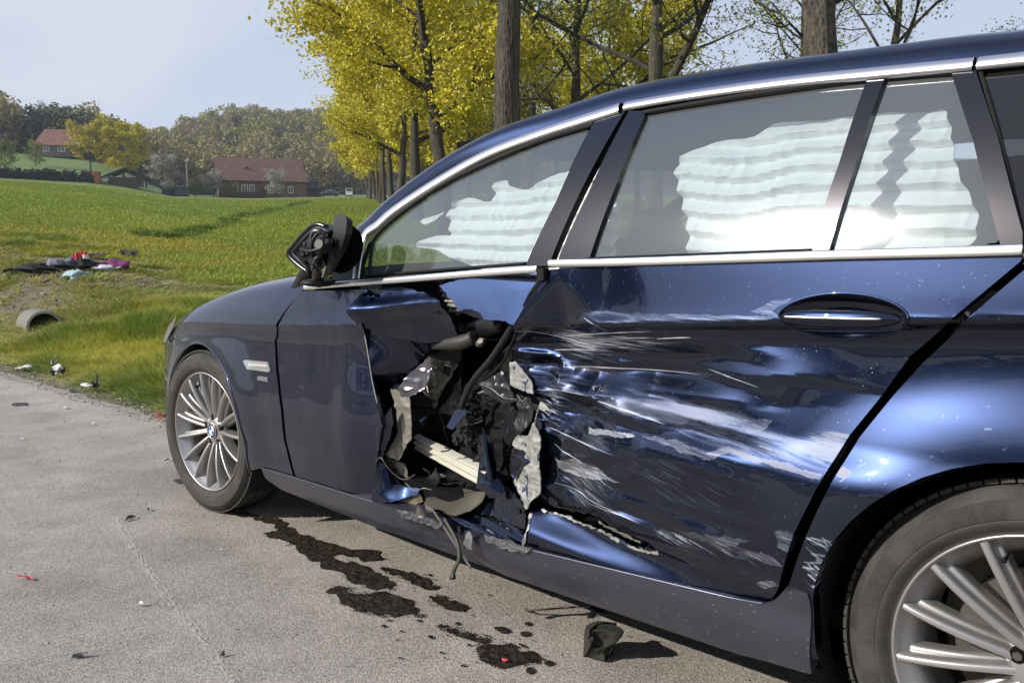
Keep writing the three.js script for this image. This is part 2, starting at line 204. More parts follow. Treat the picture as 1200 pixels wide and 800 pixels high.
{
  const r = rng(9), lists = [[], [], [], []];
  const onSoil = (x, z, m) => { for (const [p, s] of soilSpots) if (Math.hypot(p.x - x, p.z - z) + m * 0.7 < s * 0.75) return true; return false; };
  // verge: longer, bright, uneven
  let tries = 0, got = 0;
  while (got < 62000 && tries++ < 900000) {
    const a = (-100 + r() * 72) * D2R, d = 4.2 * Math.pow(26 / 4.2, r()), x = EYE.x + Math.sin(a) * d, z = EYE.z - Math.cos(a) * d, w = 0.12 - z;
    if (w < 0.02 || (x > -3.75 && z > -1.0)) continue;
    const m = fbm(x * 0.5, z * 0.5, 3, 22); if (w > 4.6 - m * 1.5) continue;
    const cl = fbm(x * 1.3, z * 1.3, 3, 51); if (w < 0.3 && r() > (w - 0.02) * 2.6) continue; if (onSoil(x, z, m) && r() < 0.8) continue; let nearSoil = 9; for (const [p, s] of soilSpots) nearSoil = Math.min(nearSoil, Math.hypot(p.x - x, p.z - z) - s); const bareish = sstep(2.2, 0.2, nearSoil + m * 0.8);
    const sc = (0.4 + 0.85 * Math.max(0, cl + 0.3) + 0.25 * r()) * sstep(-0.1, 0.7, w) * mix(1, 0.55, sstep(1.6, 4, w)) * mix(1, 0.42, bareish); if (bareish > 0.6 && r() < 0.45) continue; const dry = r() < 0.12 + 0.4 * bareish ? 1 : 0, g = clamp(0.45 + cl * 1.6 + (r() - 0.5) * 1.1, 0, 1);
    const c = dry ? [0.45, 0.38, 0.14] : [mix(0.6, 0.17, g), mix(0.56, 0.27, g), mix(0.07, 0.025, g)];
    lists[r() < 0.5 ? 0 : 1].push([V(x, ground(x, z) - 0.01, z), V(1, sc, 1).multiplyScalar(d > 14 ? 1.5 : 1), [0, r() * 6.28, 0], c]); got++;
  }
  // crop: short and even, coarser with distance
  got = 0; tries = 0;
  while (got < 110000 && tries++ < 900000) {
    const a = (-100 + r() * 66) * D2R, d = 8 * Math.pow(150 / 8, Math.pow(r(), 0.9)), x = EYE.x + Math.sin(a) * d, z = EYE.z - Math.cos(a) * d, w = 0.12 - z, u = along(x, z);
    const m = fbm(x * 0.5, z * 0.5, 3, 22); if (w < 3.4 - m * 1.5 || onSoil(x, z, m) || u > 184) continue;
    const big = fbm(x * 0.06, z * 0.06, 4, 21), g = clamp(0.55 + big * 0.9 + (r() - 0.5) * 0.5, 0, 1), dry = dryAt(x, z, m) * 0.55;
    const c = [mix(mix(0.38, 0.25, g), 0.5, dry), mix(mix(0.42, 0.33, g), 0.4, dry), mix(0.045, 0.06, dry)];
    lists[r() < 0.5 ? 2 : 3].push([V(x, ground(x, z) - 0.01, z), V(1 + d / 24, (0.75 + 0.4 * r()) * (1 + d / 110), 1 + d / 24), [0, r() * 6.28, 0], c]); got++;
  }
  scatter('verge_grass', 'long bright green grass on the roadside verge', 'grass', tuft(1, 7, 0.21, 0.6, 0.0052), grassMat, lists[0]);
  scatter('verge_grass', 'long bright green grass on the roadside verge', 'grass', tuft(2, 7, 0.28, 0.8, 0.0048), grassMat, lists[1]);
  scatter('young_crop', 'short green crop covering the field', 'crop', tuft(3, 7, 0.075, 0.7, 0.004), grassMat, lists[2]);
  scatter('young_crop', 'short green crop covering the field', 'crop', tuft(4, 7, 0.085, 0.8, 0.004), grassMat, lists[3]);
  // wheel tracks with taller dark crop
  const T = []; const tracks = [[[95, 296], [130, 289], [165, 281], [185, 276]], [[182, 290], [215, 281], [240, 271], [262, 265], [300, 253], [362, 237]], [[245, 268], [275, 257], [293, 252]], [[196, 280], [235, 271], [248, 267]]];
  for (const t of tracks) { const P = t.map(([a, b]) => groundAt(a, b)); const c = new THREE.CatmullRomCurve3(P); const n = 750; for (let k = 0; k < n; k++) { const q = c.getPointAt(Math.pow(k / n, 1)), gap = fbm(k * 0.013 + t[0][0], 3, 3, 66); if (gap < 0.2) continue; const d = q.distanceTo(EYE), x = q.x + (r() - 0.5) * 0.5, z = q.z + (r() - 0.5) * 0.9; T.push([V(x, ground(x, z), z), V(1 + d / 30, (0.45 + 0.4 * r()) * (1 + d / 110), 1 + d / 30), [0, r() * 6.28, 0], [0.12 + 0.05 * r(), 0.19 + 0.05 * r(), 0.022]]); } }
  scatter('track_grass', 'taller dark green crop along the wheel tracks in the field', 'grass', tuft(6, 9, 0.22, 0.5, 0.006), grassMat, T);
}
// ---------- trees ----------
const bark = (() => { const t = texture(256, 512, (i, j) => { const v = 0.55 + 0.5 * tileN(i * 3, j * 0.7, 256, 6, 4, 61) + 0.35 * tileN(i, j, 256, 14, 3, 62); return [toS(0.115 * v), toS(0.097 * v), toS(0.072 * v)]; }); const b = texture(256, 512, (i, j) => { const v = 128 + 150 * tileN(i * 3, j * 0.6, 256, 9, 4, 63); return [v, v, v]; }, false); t.repeat.set(2, 9); b.repeat.set(2, 9); return std(1, 1, 1, 0.95, { map: t, bumpMap: b, bumpScale: 0.03 }); })();
const leafMat = phys(1, 1, 1, 0.7, { vertexColors: true, transmission: 0.45, thickness: 0, ior: 1.3, side: THREE.DoubleSide });
function makeTree(seed, o) {
  const { h = 13, r0 = 0.26, first = 3.6, limbs = 11, spread = 5, leaves = 9000, size = 0.17, colA = [0.8, 0.68, 0.035], colB = [0.53, 0.5, 0.035], scat = 0.4, twigs = 4, subs = 5, lean = 0.3, lift = 0.9, bareLow = 0, fork = 0 } = o;
  const r = rng(seed), W = [], tips = [];
  const bend = (a, d, len, n, wob, up) => { const P = [a.clone()], q = a.clone(), dir = d.clone(); for (let k = 0; k < n; k++) { dir.x += (r() - 0.5) * wob; dir.z += (r() - 0.5) * wob; dir.y += (r() - 0.5) * wob + up; dir.normalize(); q.addScaledVector(dir, len / n); P.push(q.clone()); } return P; };
  const top = h * 0.86, lx = (r() - 0.5) * lean, lz = (r() - 0.5) * lean, tp = []; for (let k = 0; k <= 22; k++) { const t = k / 22; tp.push(V(lx * t * top * 0.2 + 0.12 * Math.sin(t * 5 + seed) + 0.05 * noise(k * 0.7, seed, 14), -0.3 + t * (top + 0.3), lz * t * top * 0.2 + 0.12 * Math.cos(t * 4 + seed))); }
  W.push(tube(tp, tp.map((_, k) => r0 * (k === 0 ? 1.4 : k === 1 ? 1.15 : (1 - 0.86 * Math.pow(k / 22, 1.2))) * (1 + 0.16 * noise(k * 0.9 + seed, seed * 0.37, 12))), 12));
  const tc = new THREE.CatmullRomCurve3(tp);
  for (let l = 0; l < limbs; l++) {
    const t = mix(first / top, 0.97, Math.pow(l / (limbs - 1), 0.85)), a = tc.getPoint(t), az = l * 2.4 + r() * 0.8, hy = (a.y - first) / (h - first), reach = spread * Math.sqrt(Math.max(0.12, 1 - Math.pow(hy * 1.25 - 0.35, 2))) * (0.75 + 0.4 * r()), el = mix(0.5, 1.1, hy) * lift;
    const d = V(Math.cos(az) * Math.cos(el), Math.sin(el), Math.sin(az) * Math.cos(el)), lr = r0 * (fork && l < 2 ? 0.6 : 0.36) * (1 - 0.55 * t), LP = bend(a, d, reach * 1.1, 6, 0.32, 0.03);
    W.push(tube(LP, LP.map((_, k) => Math.max(0.012, lr * (1 - 0.8 * k / 6))), 6, false));
    const lc = new THREE.CatmullRomCurve3(LP);
    for (let s = 0; s < subs; s++) {
      const ts = 0.25 + 0.75 * (s + r() * 0.6) / subs, b = lc.getPoint(Math.min(1, ts)), saz = az + (r() - 0.5) * 2.6, sel = (r() - 0.2) * 1.1, sl = reach * (0.28 + 0.3 * r()), SP = bend(b, V(Math.cos(saz) * Math.cos(sel), Math.sin(sel), Math.sin(saz) * Math.cos(sel)), sl, 4, 0.5, 0.02);
      W.push(tube(SP, SP.map((_, k) => Math.max(0.008, lr * 0.42 * (1 - 0.8 * k / 4))), 4, false));
      for (let w = 0; w < twigs; w++) { const c = SP[1 + (w % 4)], ta = r() * 6.28, te = (r() - 0.35) * 1.6, TP = bend(c, V(Math.cos(ta) * Math.cos(te), Math.sin(te), Math.sin(ta) * Math.cos(te)), 0.5 + r() * 0.9, 2, 0.6, 0); W.push(tube(TP, [0.012, 0.009, 0.005], 3, false)); tips.push(TP[1], TP[2]); }
      tips.push(SP[3], SP[4], SP[2]);
    }
    tips.push(LP[5], LP[6]);
  }
  const p = [], ix = [], cl = [], sc = (v) => (r() + r() + r() - 1.5) * v;
  const tone = tips.map(() => r());
  for (let k = 0; k < leaves; k++) {
    const ti = Math.floor(r() * tips.length), c = tips[ti]; if (c.y < bareLow) continue; const q = V(c.x + sc(scat * 1.3), c.y + sc(scat), c.z + sc(scat * 1.3)), s = size * (0.55 + 0.7 * r()), n = V(r() - 0.5, r() - 0.3, r() - 0.5).normalize(), a = V(r() - 0.5, r() - 0.5, r() - 0.5).cross(n).normalize(), b = n.clone().cross(a), i = p.length / 3, f = s * 0.25;
    for (const [e, g, z] of [[-0.5, 0, 0], [0, -0.36, f], [0.5, 0, 0], [0, 0.36, f]]) { const w = q.clone().addScaledVector(a, e * s).addScaledVector(b, g * s).addScaledVector(n, z); p.push(w.x, w.y, w.z); }
    ix.push(i, i + 1, i + 2, i, i + 2, i + 3); const t = clamp(tone[ti] * 0.7 + r() * 0.4, 0, 1), bv = 0.72 + 0.42 * r(); for (let m = 0; m < 4; m++) cl.push(bv * mix(colA[0], colB[0], t), bv * mix(colA[1], colB[1], t), mix(colA[2], colB[2], t));
  }
  return { wood: merge(W), crown: geo(p, ix, null, null, cl) };
}
function plantTree(proto, name, label, category, p, turn, s, group, mat = bark) { const t = thing(name, label, category, [p.x, p.y - 0.05, p.z], turn, group); t.scale.set(s, s, s); part(t, 'trunk', proto.wood, mat); part(t, 'crown', proto.crown, leafMat); return t; }
const maples = [1, 2, 3].map((k) => makeTree(100 + k, { h: 15, r0: 0.27, first: 4.0, fork: 1, lean: 1.1, limbs: 13, spread: 4.25, leaves: 40000, size: 0.16, subs: 6, twigs: 4, scat: 0.5 }));
const maplesFar = [1, 2].map((k) => makeTree(120 + k, { h: 15, r0: 0.24, first: 4.2, limbs: 12, spread: 5.4, leaves: 14000, size: 0.32, subs: 5, twigs: 2, scat: 0.6 }));
const tallMaple = makeTree(131, { h: 17, r0: 0.31, first: 6.6, limbs: 11, spread: 5, leaves: 9000, size: 0.17, subs: 6, twigs: 4 });
const sparse = [1, 2, 3].map((k) => makeTree(140 + k, { h: 15, r0: 0.27, first: 3.0, limbs: 13, spread: 6.2, leaves: 6500, size: 0.13, subs: 7, twigs: 5, scat: 0.3, lift: 1.05, fork: 1, colA: [0.36, 0.36, 0.04], colB: [0.2, 0.24, 0.04] }));
const bare = makeTree(151, { h: 14, r0: 0.42, first: 5.2, limbs: 11, spread: 6, leaves: 2600, size: 0.11, subs: 7, twigs: 5, scat: 0.25, colA: [0.16, 0.19, 0.04], colB: [0.1, 0.13, 0.03] });
const AV = V(-0.817, 0, -0.576), AR = V(0.576, 0, -0.817);
const avenue = (k, off) => { const p = V(EYE.x, 0, EYE.z).addScaledVector(AV, k).addScaledVector(AR, off); return p.setY(ground(p.x, p.z)); };
plantTree(tallMaple, 'maple_tree', 'tall bare-stemmed avenue tree with a thick grey trunk right behind the windscreen', 'tree', avenue(16.9, 3.15), 1.2, 1);
[[28.6, 3.2, 0, 0.4], [41.6, 3.2, 1, 2.1], [55, 3.15, 2, 4.0]].forEach(([k, o, v, a], i) => plantTree(maples[v], 'maple_tree', ['yellow-green maple with forking limbs next to the thick grey avenue trunk', 'yellow-green maple, third of the avenue row bordering the field', 'yellow-green maple, fourth of the avenue row bordering the field'][i], 'tree', avenue(k, o), a, [1.0, 1.02, 1][i]));
[68, 81, 94, 107, 121, 136, 152, 170].forEach((k, i) => plantTree(maplesFar[i % 2], 'maple_tree', 'yellow-green maple far along the avenue row bordering the field', 'tree', avenue(k, 3.1 + 0.3 * h2(i, 4)), i * 1.9, 0.95 + 0.1 * h2(i, 7), 'far maples of the avenue row by the field'));
plantTree(bare, 'budding_tree', 'sparsely budding tree with a sunlit trunk rising above the rear door', 'tree', avenue(14.2, 8.6), 0.7, 1);
plantTree(sparse[0], 'budding_tree', 'thinly leaved tree with a forked trunk above the rear window', 'tree', avenue(22.3, 8.6), 2.2, 1.0);
[[31, 1], [40, 2], [50, 0], [61, 1], [73, 2], [86, 0], [100, 1], [116, 2]].forEach(([k, v], i) => plantTree(i < 3 ? sparse[v] : maplesFar[i % 2], 'avenue_tree', i < 3 ? 'thinly leaved tree in the avenue row across the lane' : 'yellow-green tree far along the avenue row across the lane', 'tree', avenue(k, 8.6), i * 1.3, 1, i < 3 ? 'thinly leaved trees across the lane' : 'far trees across the lane'));
[[24, 17, 0], [33, 19, 1], [15, 20, 2], [45, 16, 1], [60, 15, 2]].forEach(([k, o, v], i) => plantTree(i < 3 ? sparse[v] : maplesFar[v % 2], 'background_tree', 'loose spring tree standing in the grove beyond the avenue', 'tree', avenue(k, o), i * 2.3, 0.85, 'trees beyond the avenue'));
// avenue lane between the rows
{ const p = [], ix = [], uv = []; for (let i = 0; i <= 60; i++) { const k = 14 + i * 4; for (const o of [4.3, 7.5]) { const q = avenue(k, o); p.push(q.x, q.y + 0.02, q.z); uv.push(q.x, q.z); } } for (let i = 0; i < 60; i++) { const a = i * 2; ix.push(a, a + 1, a + 2, a + 1, a + 3, a + 2); } structure('avenue_lane', geo(p, ix, uv), std(0.2, 0.19, 0.17, 0.9), 'narrow asphalt lane between the two rows of avenue trees'); }
// ---------- far hill woods ----------
function clump(seed, o) { const r = rng(seed), p = [], ix = [], cl = [], { n = 150, rx = 3.2, ry = 4.5, y0 = 6, s = 1.1, a = [0.1, 0.12, 0.03], b = [0.06, 0.07, 0.03], bareN = 0 } = o; for (let k = 0; k < n; k++) { const th = r() * 6.28, ph = Math.acos(2 * r() - 1), m = 0.55 + 0.45 * Math.cbrt(r()) + 0.12 * Math.sin(th * 3 + seed); const q = V(Math.cos(th) * Math.sin(ph) * rx * m, y0 + Math.cos(ph) * ry * m, Math.sin(th) * Math.sin(ph) * rx * m), nn = V(r() - 0.5, r() - 0.3, r() - 0.5).normalize(), e = V(r() - 0.5, r() - 0.5, r() - 0.5).cross(nn).normalize(), f = nn.clone().cross(e), z = s * (0.5 + r()), i = p.length / 3; for (const [g, h] of [[-0.5, 0], [0, -0.4], [0.5, 0.05], [0, 0.4]]) { const w = q.clone().addScaledVector(e, g * z).addScaledVector(f, h * z); p.push(w.x, w.y, w.z); } ix.push(i, i + 1, i + 2, i, i + 2, i + 3); const t = r(); for (let m2 = 0; m2 < 4; m2++) cl.push(mix(a[0], b[0], t), mix(a[1], b[1], t), mix(a[2], b[2], t)); }
  const stick = (A, B, w) => { const i = p.length / 3, d = w / 2; for (const [q, g] of [[A, d], [B, d * 0.4]]) p.push(q.x - g, q.y, q.z, q.x + g, q.y, q.z, q.x, q.y, q.z + g); for (const [m, n2] of [[0, 1], [1, 2], [2, 0]]) ix.push(i + m, i + n2, i + 3 + n2, i + m, i + 3 + n2, i + 3 + m); for (let m = 0; m < 6; m++) cl.push(0.16, 0.135, 0.11); };
  stick(V(0, -1, 0), V(0.2, y0 + ry * 0.5, 0), 0.4); for (let k = 0; k < bareN; k++) { const th = r() * 6.28, hy = y0 - ry * 0.8 + r() * ry; stick(V(0, hy, 0), V(Math.cos(th) * rx * (0.4 + r() * 0.5), hy + ry * (0.3 + r() * 0.7), Math.sin(th) * rx * (0.4 + r() * 0.5)), 0.16); }
  return geo(p, ix, null, null, cl); }
{
  const kinds = [
    ['bare brown spring woodland covering the lower hillside', clump(1, { n: 170, s: 0.7, rx: 2.6, ry: 4, a: [0.37, 0.28, 0.17], b: [0.25, 0.185, 0.115], bareN: 26 })],
    ['fresh green woodland on the upper hillside', clump(2, { n: 210, s: 1.0, rx: 3.2, ry: 4.6, y0: 7, a: [0.36, 0.34, 0.07], b: [0.21, 0.21, 0.05], bareN: 10 })],
    ['dark green conifers and ivy trees on the hillside', clump(3, { n: 210, s: 1.0, rx: 2.5, ry: 5, y0: 6, a: [0.09, 0.11, 0.05], b: [0.05, 0.065, 0.035], bareN: 4 })],
    ['olive brown budding woodland on the hillside', clump(4, { n: 200, s: 0.85, rx: 3, ry: 4.6, y0: 7, a: [0.36, 0.3, 0.11], b: [0.23, 0.185, 0.08], bareN: 20 })]];
  const L = [[], [], [], []], r = rng(31);
  let n = 0; while (n < 5200) {
    const a = (-96 + r() * 66) * D2R, d = 250 + r() * 320, x = EYE.x + Math.sin(a) * d, z = EYE.z - Math.cos(a) * d, u = along(x, z), v = aside(x, z), q = v / u, big = fbm(x * 0.02, z * 0.02, 3, 71);
    const e = 262 + 32 * sstep(0.1, 0.02, q) * 0 + 10 * big + (q < -0.13 ? 60 : 0); if (u < e) continue; n++;
    let k; const upper = sstep(330, 420, u) ; if (q > 0.12 && q < 0.3 && u < 320) k = r() < 0.7 ? 2 : 3; else k = r() < mix(0.8, 0.12, upper) ? (r() < 0.75 ? 0 : 3) : (r() < 0.5 + big ? 1 : r() < 0.25 ? 2 : 3);
    const s = (k === 0 ? 0.8 : 1.05) * (0.75 + 0.5 * r()), c = 0.8 + 0.4 * r(); L[k].push([V(x, ground(x, z) - 0.5, z), V(s, s * (0.9 + 0.3 * r()), s), [0, r() * 6.28, 0], [c, c, c]]);
  }
  kinds.forEach(([lab, g], k) => scatter('hill_woodland', lab, 'woodland', g, leafMat, L[k]));
}

scene.fog = new THREE.FogExp2(new THREE.Color(0.72, 0.78, 0.88), 0.00028);
const hillTop = (px, py, D, h) => { const d = ray(px, py), l = Math.hypot(d.x, d.z), p = d.multiplyScalar(D / l).add(EYE); p.y -= h - 0.3; return p; };
// ---------- houses, garden trees and odds and ends beyond the field ----------
const brickM = std(0.16, 0.1, 0.07, 0.9), roofRed = (a, b, c) => std(1, 1, 1, 0.85, { map: texture(256, 256, (i, j) => { const v = 0.85 + 0.5 * tileN(i, j, 256, 8, 4, 301) + (j % 16 < 3 ? -0.2 : 0) + 0.25 * (h2(i >> 3, j >> 4, 5) - 0.5); return [toS(a * v), toS(b * v), toS(c * v)]; }) });
const whiteM = std(0.7, 0.7, 0.68, 0.6), darkM = std(0.035, 0.03, 0.028, 0.8), paneM = phys(0.03, 0.035, 0.04, 0.08, { clearcoat: 1 }), timberM = std(0.07, 0.05, 0.035, 0.85);
function gable(w, d, eave, ridgeH, over, hipL = 0, hipR = 0, th = 0.25) { const p = [], ix = [], hw = w / 2 + over, hd = d / 2 + over, y0 = eave - 0.25; const q = [[-hw, y0, hd], [hw, y0, hd], [hw - hipR, ridgeH, 0], [-hw + hipL, ridgeH, 0], [-hw, y0, -hd], [hw, y0, -hd]]; const top = (a, b, c, e) => { const s = p.length / 3; for (const k of [a, b, c, e]) p.push(...q[k]); for (const k of [a, b, c, e]) p.push(q[k][0], q[k][1] - th, q[k][2]); ix.push(s, s + 1, s + 2, s, s + 2, s + 3, s + 4, s + 6, s + 5, s + 4, s + 7, s + 6, s, s + 4, s + 5, s, s + 5, s + 1, s + 1, s + 5, s + 6, s + 1, s + 6, s + 2, s + 3, s + 7, s + 4, s + 3, s + 4, s); }; top(0, 1, 2, 3); top(5, 4, 3, 2); const g = new THREE.BufferGeometry(); g.setAttribute('position', new THREE.Float32BufferAttribute(p, 3)); g.setIndex(ix); const n = g.toNonIndexed(); n.computeVertexNormals(); const uv = []; for (let i = 0; i < n.attributes.position.count; i++) uv.push(n.attributes.position.getX(i) / 4, n.attributes.position.getY(i) * 1.4 / 4); n.setAttribute('uv', new THREE.Float32BufferAttribute(uv, 2)); return n; }
function gableEnd(w, d, eave, ridgeH, x) { const s = new THREE.Shape([new THREE.Vector2(-d / 2, eave - 0.3), new THREE.Vector2(d / 2, eave - 0.3), new THREE.Vector2(0, ridgeH - 0.3)]); return new THREE.ExtrudeGeometry(s, { depth: 0.3, bevelEnabled: false }).rotateY(Math.PI / 2).translate(x, 0, 0); }
function house(name, label, p, o) {
  const { w, d, eave, ridge, wall = brickM, roof, wins = [], doors = [], hipL = 0, hipR = 0, chimneys = [], skew = 0 } = o, t = thing(name, label, 'house', [p.x, p.y - 0.3, p.z], Math.atan2(EYE.x - p.x, EYE.z - p.z) + skew);
  part(t, 'wall', merge([box(w, eave, d, 0, eave / 2, 0), ...(hipL ? [] : [gableEnd(w, d, eave, ridge, -w / 2)]), ...(hipR ? [] : [gableEnd(w, d, eave, ridge, w / 2 - 0.3)])]), wall);
  const r = part(t, 'roof', gable(w, d, eave, ridge, 0.4, hipL, hipR), roof); for (const [x, y] of chimneys) part(r, 'chimney', box(0.7, 1.1, 0.6, x, y, -0.4), brickM);
  for (const [x, y, ww, hh] of wins) { const f = part(t, 'window', merge([box(ww, 0.12, 0.12, x, y + hh / 2, d / 2 + 0.05), box(ww, 0.12, 0.12, x, y - hh / 2, d / 2 + 0.05), box(0.12, hh - 0.12, 0.12, x - ww / 2 + 0.06, y, d / 2 + 0.05), box(0.12, hh - 0.12, 0.12, x + ww / 2 - 0.06, y, d / 2 + 0.05), box(0.1, hh - 0.12, 0.1, x, y, d / 2 + 0.05)]), whiteM); part(f, 'pane', box(ww - 0.2, hh - 0.2, 0.04, x, y, d / 2 + 0.02), paneM); }
  for (const [x, ww, hh] of doors) part(t, 'door', box(ww, hh, 0.12, x, hh / 2, d / 2 + 0.04), timberM);
  return t;
}
{
  const f = farAt(306, 204), R = roofRed(0.155, 0.082, 0.068);
  const h = house('farmhouse', 'long brick farmhouse with a big red-brown roof at the end of the field', f, { w: 19.6, d: 10, eave: 4.0, ridge: 9.4, roof: R, wins: [[-6.3, 1.9, 1.3, 1.7], [-4.2, 1.9, 1.3, 1.7], [-2.6, 1.9, 1.1, 1.7], [1.4, 1.9, 1.2, 1.7], [3.1, 1.9, 1.1, 1.7], [6, 1.9, 1.2, 1.5]], doors: [[-0.4, 1.2, 2.2]], chimneys: [[-3, 9.6], [3.4, 9.6]], hipR: 0.7, skew: 0.12 });
  part(h, 'annexe', box(3.6, 2.4, 7, 11.5, 1.2, 0.5), timberM); part(h, 'annexe_roof', gable(3.6, 8, 2.6, 4.4, 0.3, 0, 1.4).translate(11.6, 0, 0.5), darkM); part(h, 'porch', box(7.5, 1.1, 0.2, -4.5, 0.55, 6.2), timberM); part(h, 'roof_hatch', box(0.8, 0.1, 0.7, -3.4, 6.9, 2.75), darkM);
  house('hillside_house', 'low house with an orange-red roof beside the yellow tree on the slope', farAt(74, 268), { w: 11, d: 8, eave: 3.4, ridge: 8, wall: std(0.13, 0.1, 0.085, 0.9), roof: roofRed(0.22, 0.1, 0.07), wins: [[-2.6, 2, 1.6, 1.2], [1.2, 2, 1.8, 1.2]], doors: [[3.9, 1, 2.1]], hipL: 2.2, skew: -0.25, chimneys: [[2, 8.2]] });
  house('hilltop_house', 'house with a brown roof half hidden by dark trees on the hilltop', hillTop(22, 143, 330, 24), { w: 15, d: 8, eave: 20, ridge: 24, wall: brickM, roof: roofRed(0.18, 0.1, 0.06), wins: [[-3, 18, 1.2, 1.3], [1, 18, 1.2, 1.3]], hipL: 1.5, hipR: 1.5 });
  // open shelter with a dark gable facing the field
  const s = farAt(150, 198), S = thing('field_shelter', 'dark timber shelter with an open front at the field edge', 'shelter', [s.x, s.y - 0.2, s.z], Math.atan2(EYE.x - s.x, EYE.z - s.z) + Math.PI / 2 - 0.15);
  for (const [x, z] of [[-2.2, 3.4], [2.2, 3.4], [-2.2, -3.4], [2.2, -3.4], [-2.2, 0], [2.2, 0]]) part(S, 'post', box(0.22, 2.2, 0.22, x, 1.1, z), timberM);
  part(S, 'roof', gable(5, 8, 2.4, 4.0, 0.5), darkM); part(S, 'back_wall', box(0.1, 2, 6.4, -2.3, 1, 0), timberM); part(S, 'crossbeam', box(0.15, 0.2, 7.4, 2.3, 2.1, 0), timberM); part(S, 'feed_trough', box(0.8, 0.7, 4, 0.6, 0.35, 0), whiteM);
  const wv = farAt(126, 197), car2 = thing('white_van', 'small white and red vehicle parked beside the timber shelter', 'van', [wv.x, wv.y, wv.z], Math.atan2(EYE.x - wv.x, EYE.z - wv.z)); part(car2, 'body', new THREE.CapsuleGeometry(0.75, 1.6, 6, 12).rotateZ(Math.PI / 2).scale(1, 1.1, 1).translate(0, 1, 0), whiteM); part(car2, 'bonnet', box(1.3, 0.8, 1.4, -1.7, 0.7, 0), std(0.45, 0.03, 0.03, 0.5)); part(car2, 'windscreen', box(0.9, 0.5, 1.42, -0.6, 1.35, 0.05), paneM); for (const x of [-1.6, 1]) part(car2, 'wheel', new THREE.CylinderGeometry(0.34, 0.34, 0.25, 16).rotateX(Math.PI / 2).translate(x, 0.32, 0.75), rubberFar());
  const dc = farAt(386, 200), dk = thing('parked_car', 'dark saloon parked on the lane beside the farmhouse', 'car', [dc.x, dc.y, dc.z], Math.atan2(EYE.x - dc.x, EYE.z - dc.z)); part(dk, 'body', new THREE.CapsuleGeometry(0.42, 3.5, 6, 12).rotateZ(Math.PI / 2).scale(1, 1, 1.8).translate(0, 0.62, 0), phys(0.02, 0.022, 0.03, 0.3, { clearcoat: 1 })); part(dk, 'cabin', new THREE.SphereGeometry(1, 20, 12).scale(1.25, 0.45, 0.7).translate(0.1, 1.05, 0), paneM); for (const x of [-1.35, 1.4]) part(dk, 'wheel', new THREE.CylinderGeometry(0.32, 0.32, 0.22, 16).rotateX(Math.PI / 2).translate(x, 0.32, 0.72), rubberFar());
  const sh = farAt(206, 199), sd = thing('garden_shed', 'low grey-blue shed by the blossoming tree at the field edge', 'shed', [sh.x, sh.y, sh.z], Math.atan2(EYE.x - sh.x, EYE.z - sh.z)); part(sd, 'wall', box(5.4, 1.9, 3, 0, 0.95, 0), std(0.09, 0.1, 0.1, 0.8)); part(sd, 'roof', box(5.9, 0.16, 3.6, 0, 2.02, 0), std(0.25, 0.3, 0.3, 0.6)); part(sd, 'door', box(1.2, 1.6, 0.08, -0.8, 0.8, 1.55), darkM);
  const po = farAt(220, 200), pole = thing('utility_pole', 'weathered wooden pole between the shed and the farmhouse', 'pole', [po.x, po.y, po.z]); part(pole, 'post', new THREE.CylinderGeometry(0.12, 0.17, 8.2, 10).translate(0, 4.1, 0), std(0.3, 0.27, 0.22, 0.9)); part(pole, 'crossarm', box(0.9, 0.14, 0.14, 0, 7.9, 0, 0.6), std(0.25, 0.22, 0.18, 0.9)); part(pole, 'insulator', new THREE.CylinderGeometry(0.06, 0.08, 0.2, 8).translate(0.3, 8.07, -0.2), whiteM);
  const ws = farAt(409, 190), sg = thing('white_van', 'white vehicle on the lane between the far avenue trunks', 'van', [ws.x, ws.y, ws.z], Math.atan2(EYE.x - ws.x, EYE.z - ws.z)); part(sg, 'body', box(1.5, 1.5, 3.2, 0, 1.0, 0), whiteM); part(sg, 'windscreen', box(1.2, 0.5, 0.05, 0, 1.4, 1.63), paneM); for (const x of [-0.8, 0.8]) part(sg, 'wheel', new THREE.CylinderGeometry(0.34, 0.34, 0.22, 14).rotateZ(Math.PI / 2)   .translate(x * 0.8, 0.3, 1.0), rubberFar());
  const tk = farAt(114, 196), tank = thing('rusty_barrel', 'orange-brown barrel standing at the field edge near the shelter', 'barrel', [tk.x, tk.y, tk.z]); part(tank, 'drum', new THREE.CylinderGeometry(0.9, 0.9, 2.2, 18).translate(0, 1.1, 0), std(0.35, 0.12, 0.05, 0.8)); part(tank, 'lid', new THREE.CylinderGeometry(0.95, 0.95, 0.15, 18).translate(0, 2.28, 0), std(0.25, 0.1, 0.05, 0.8));
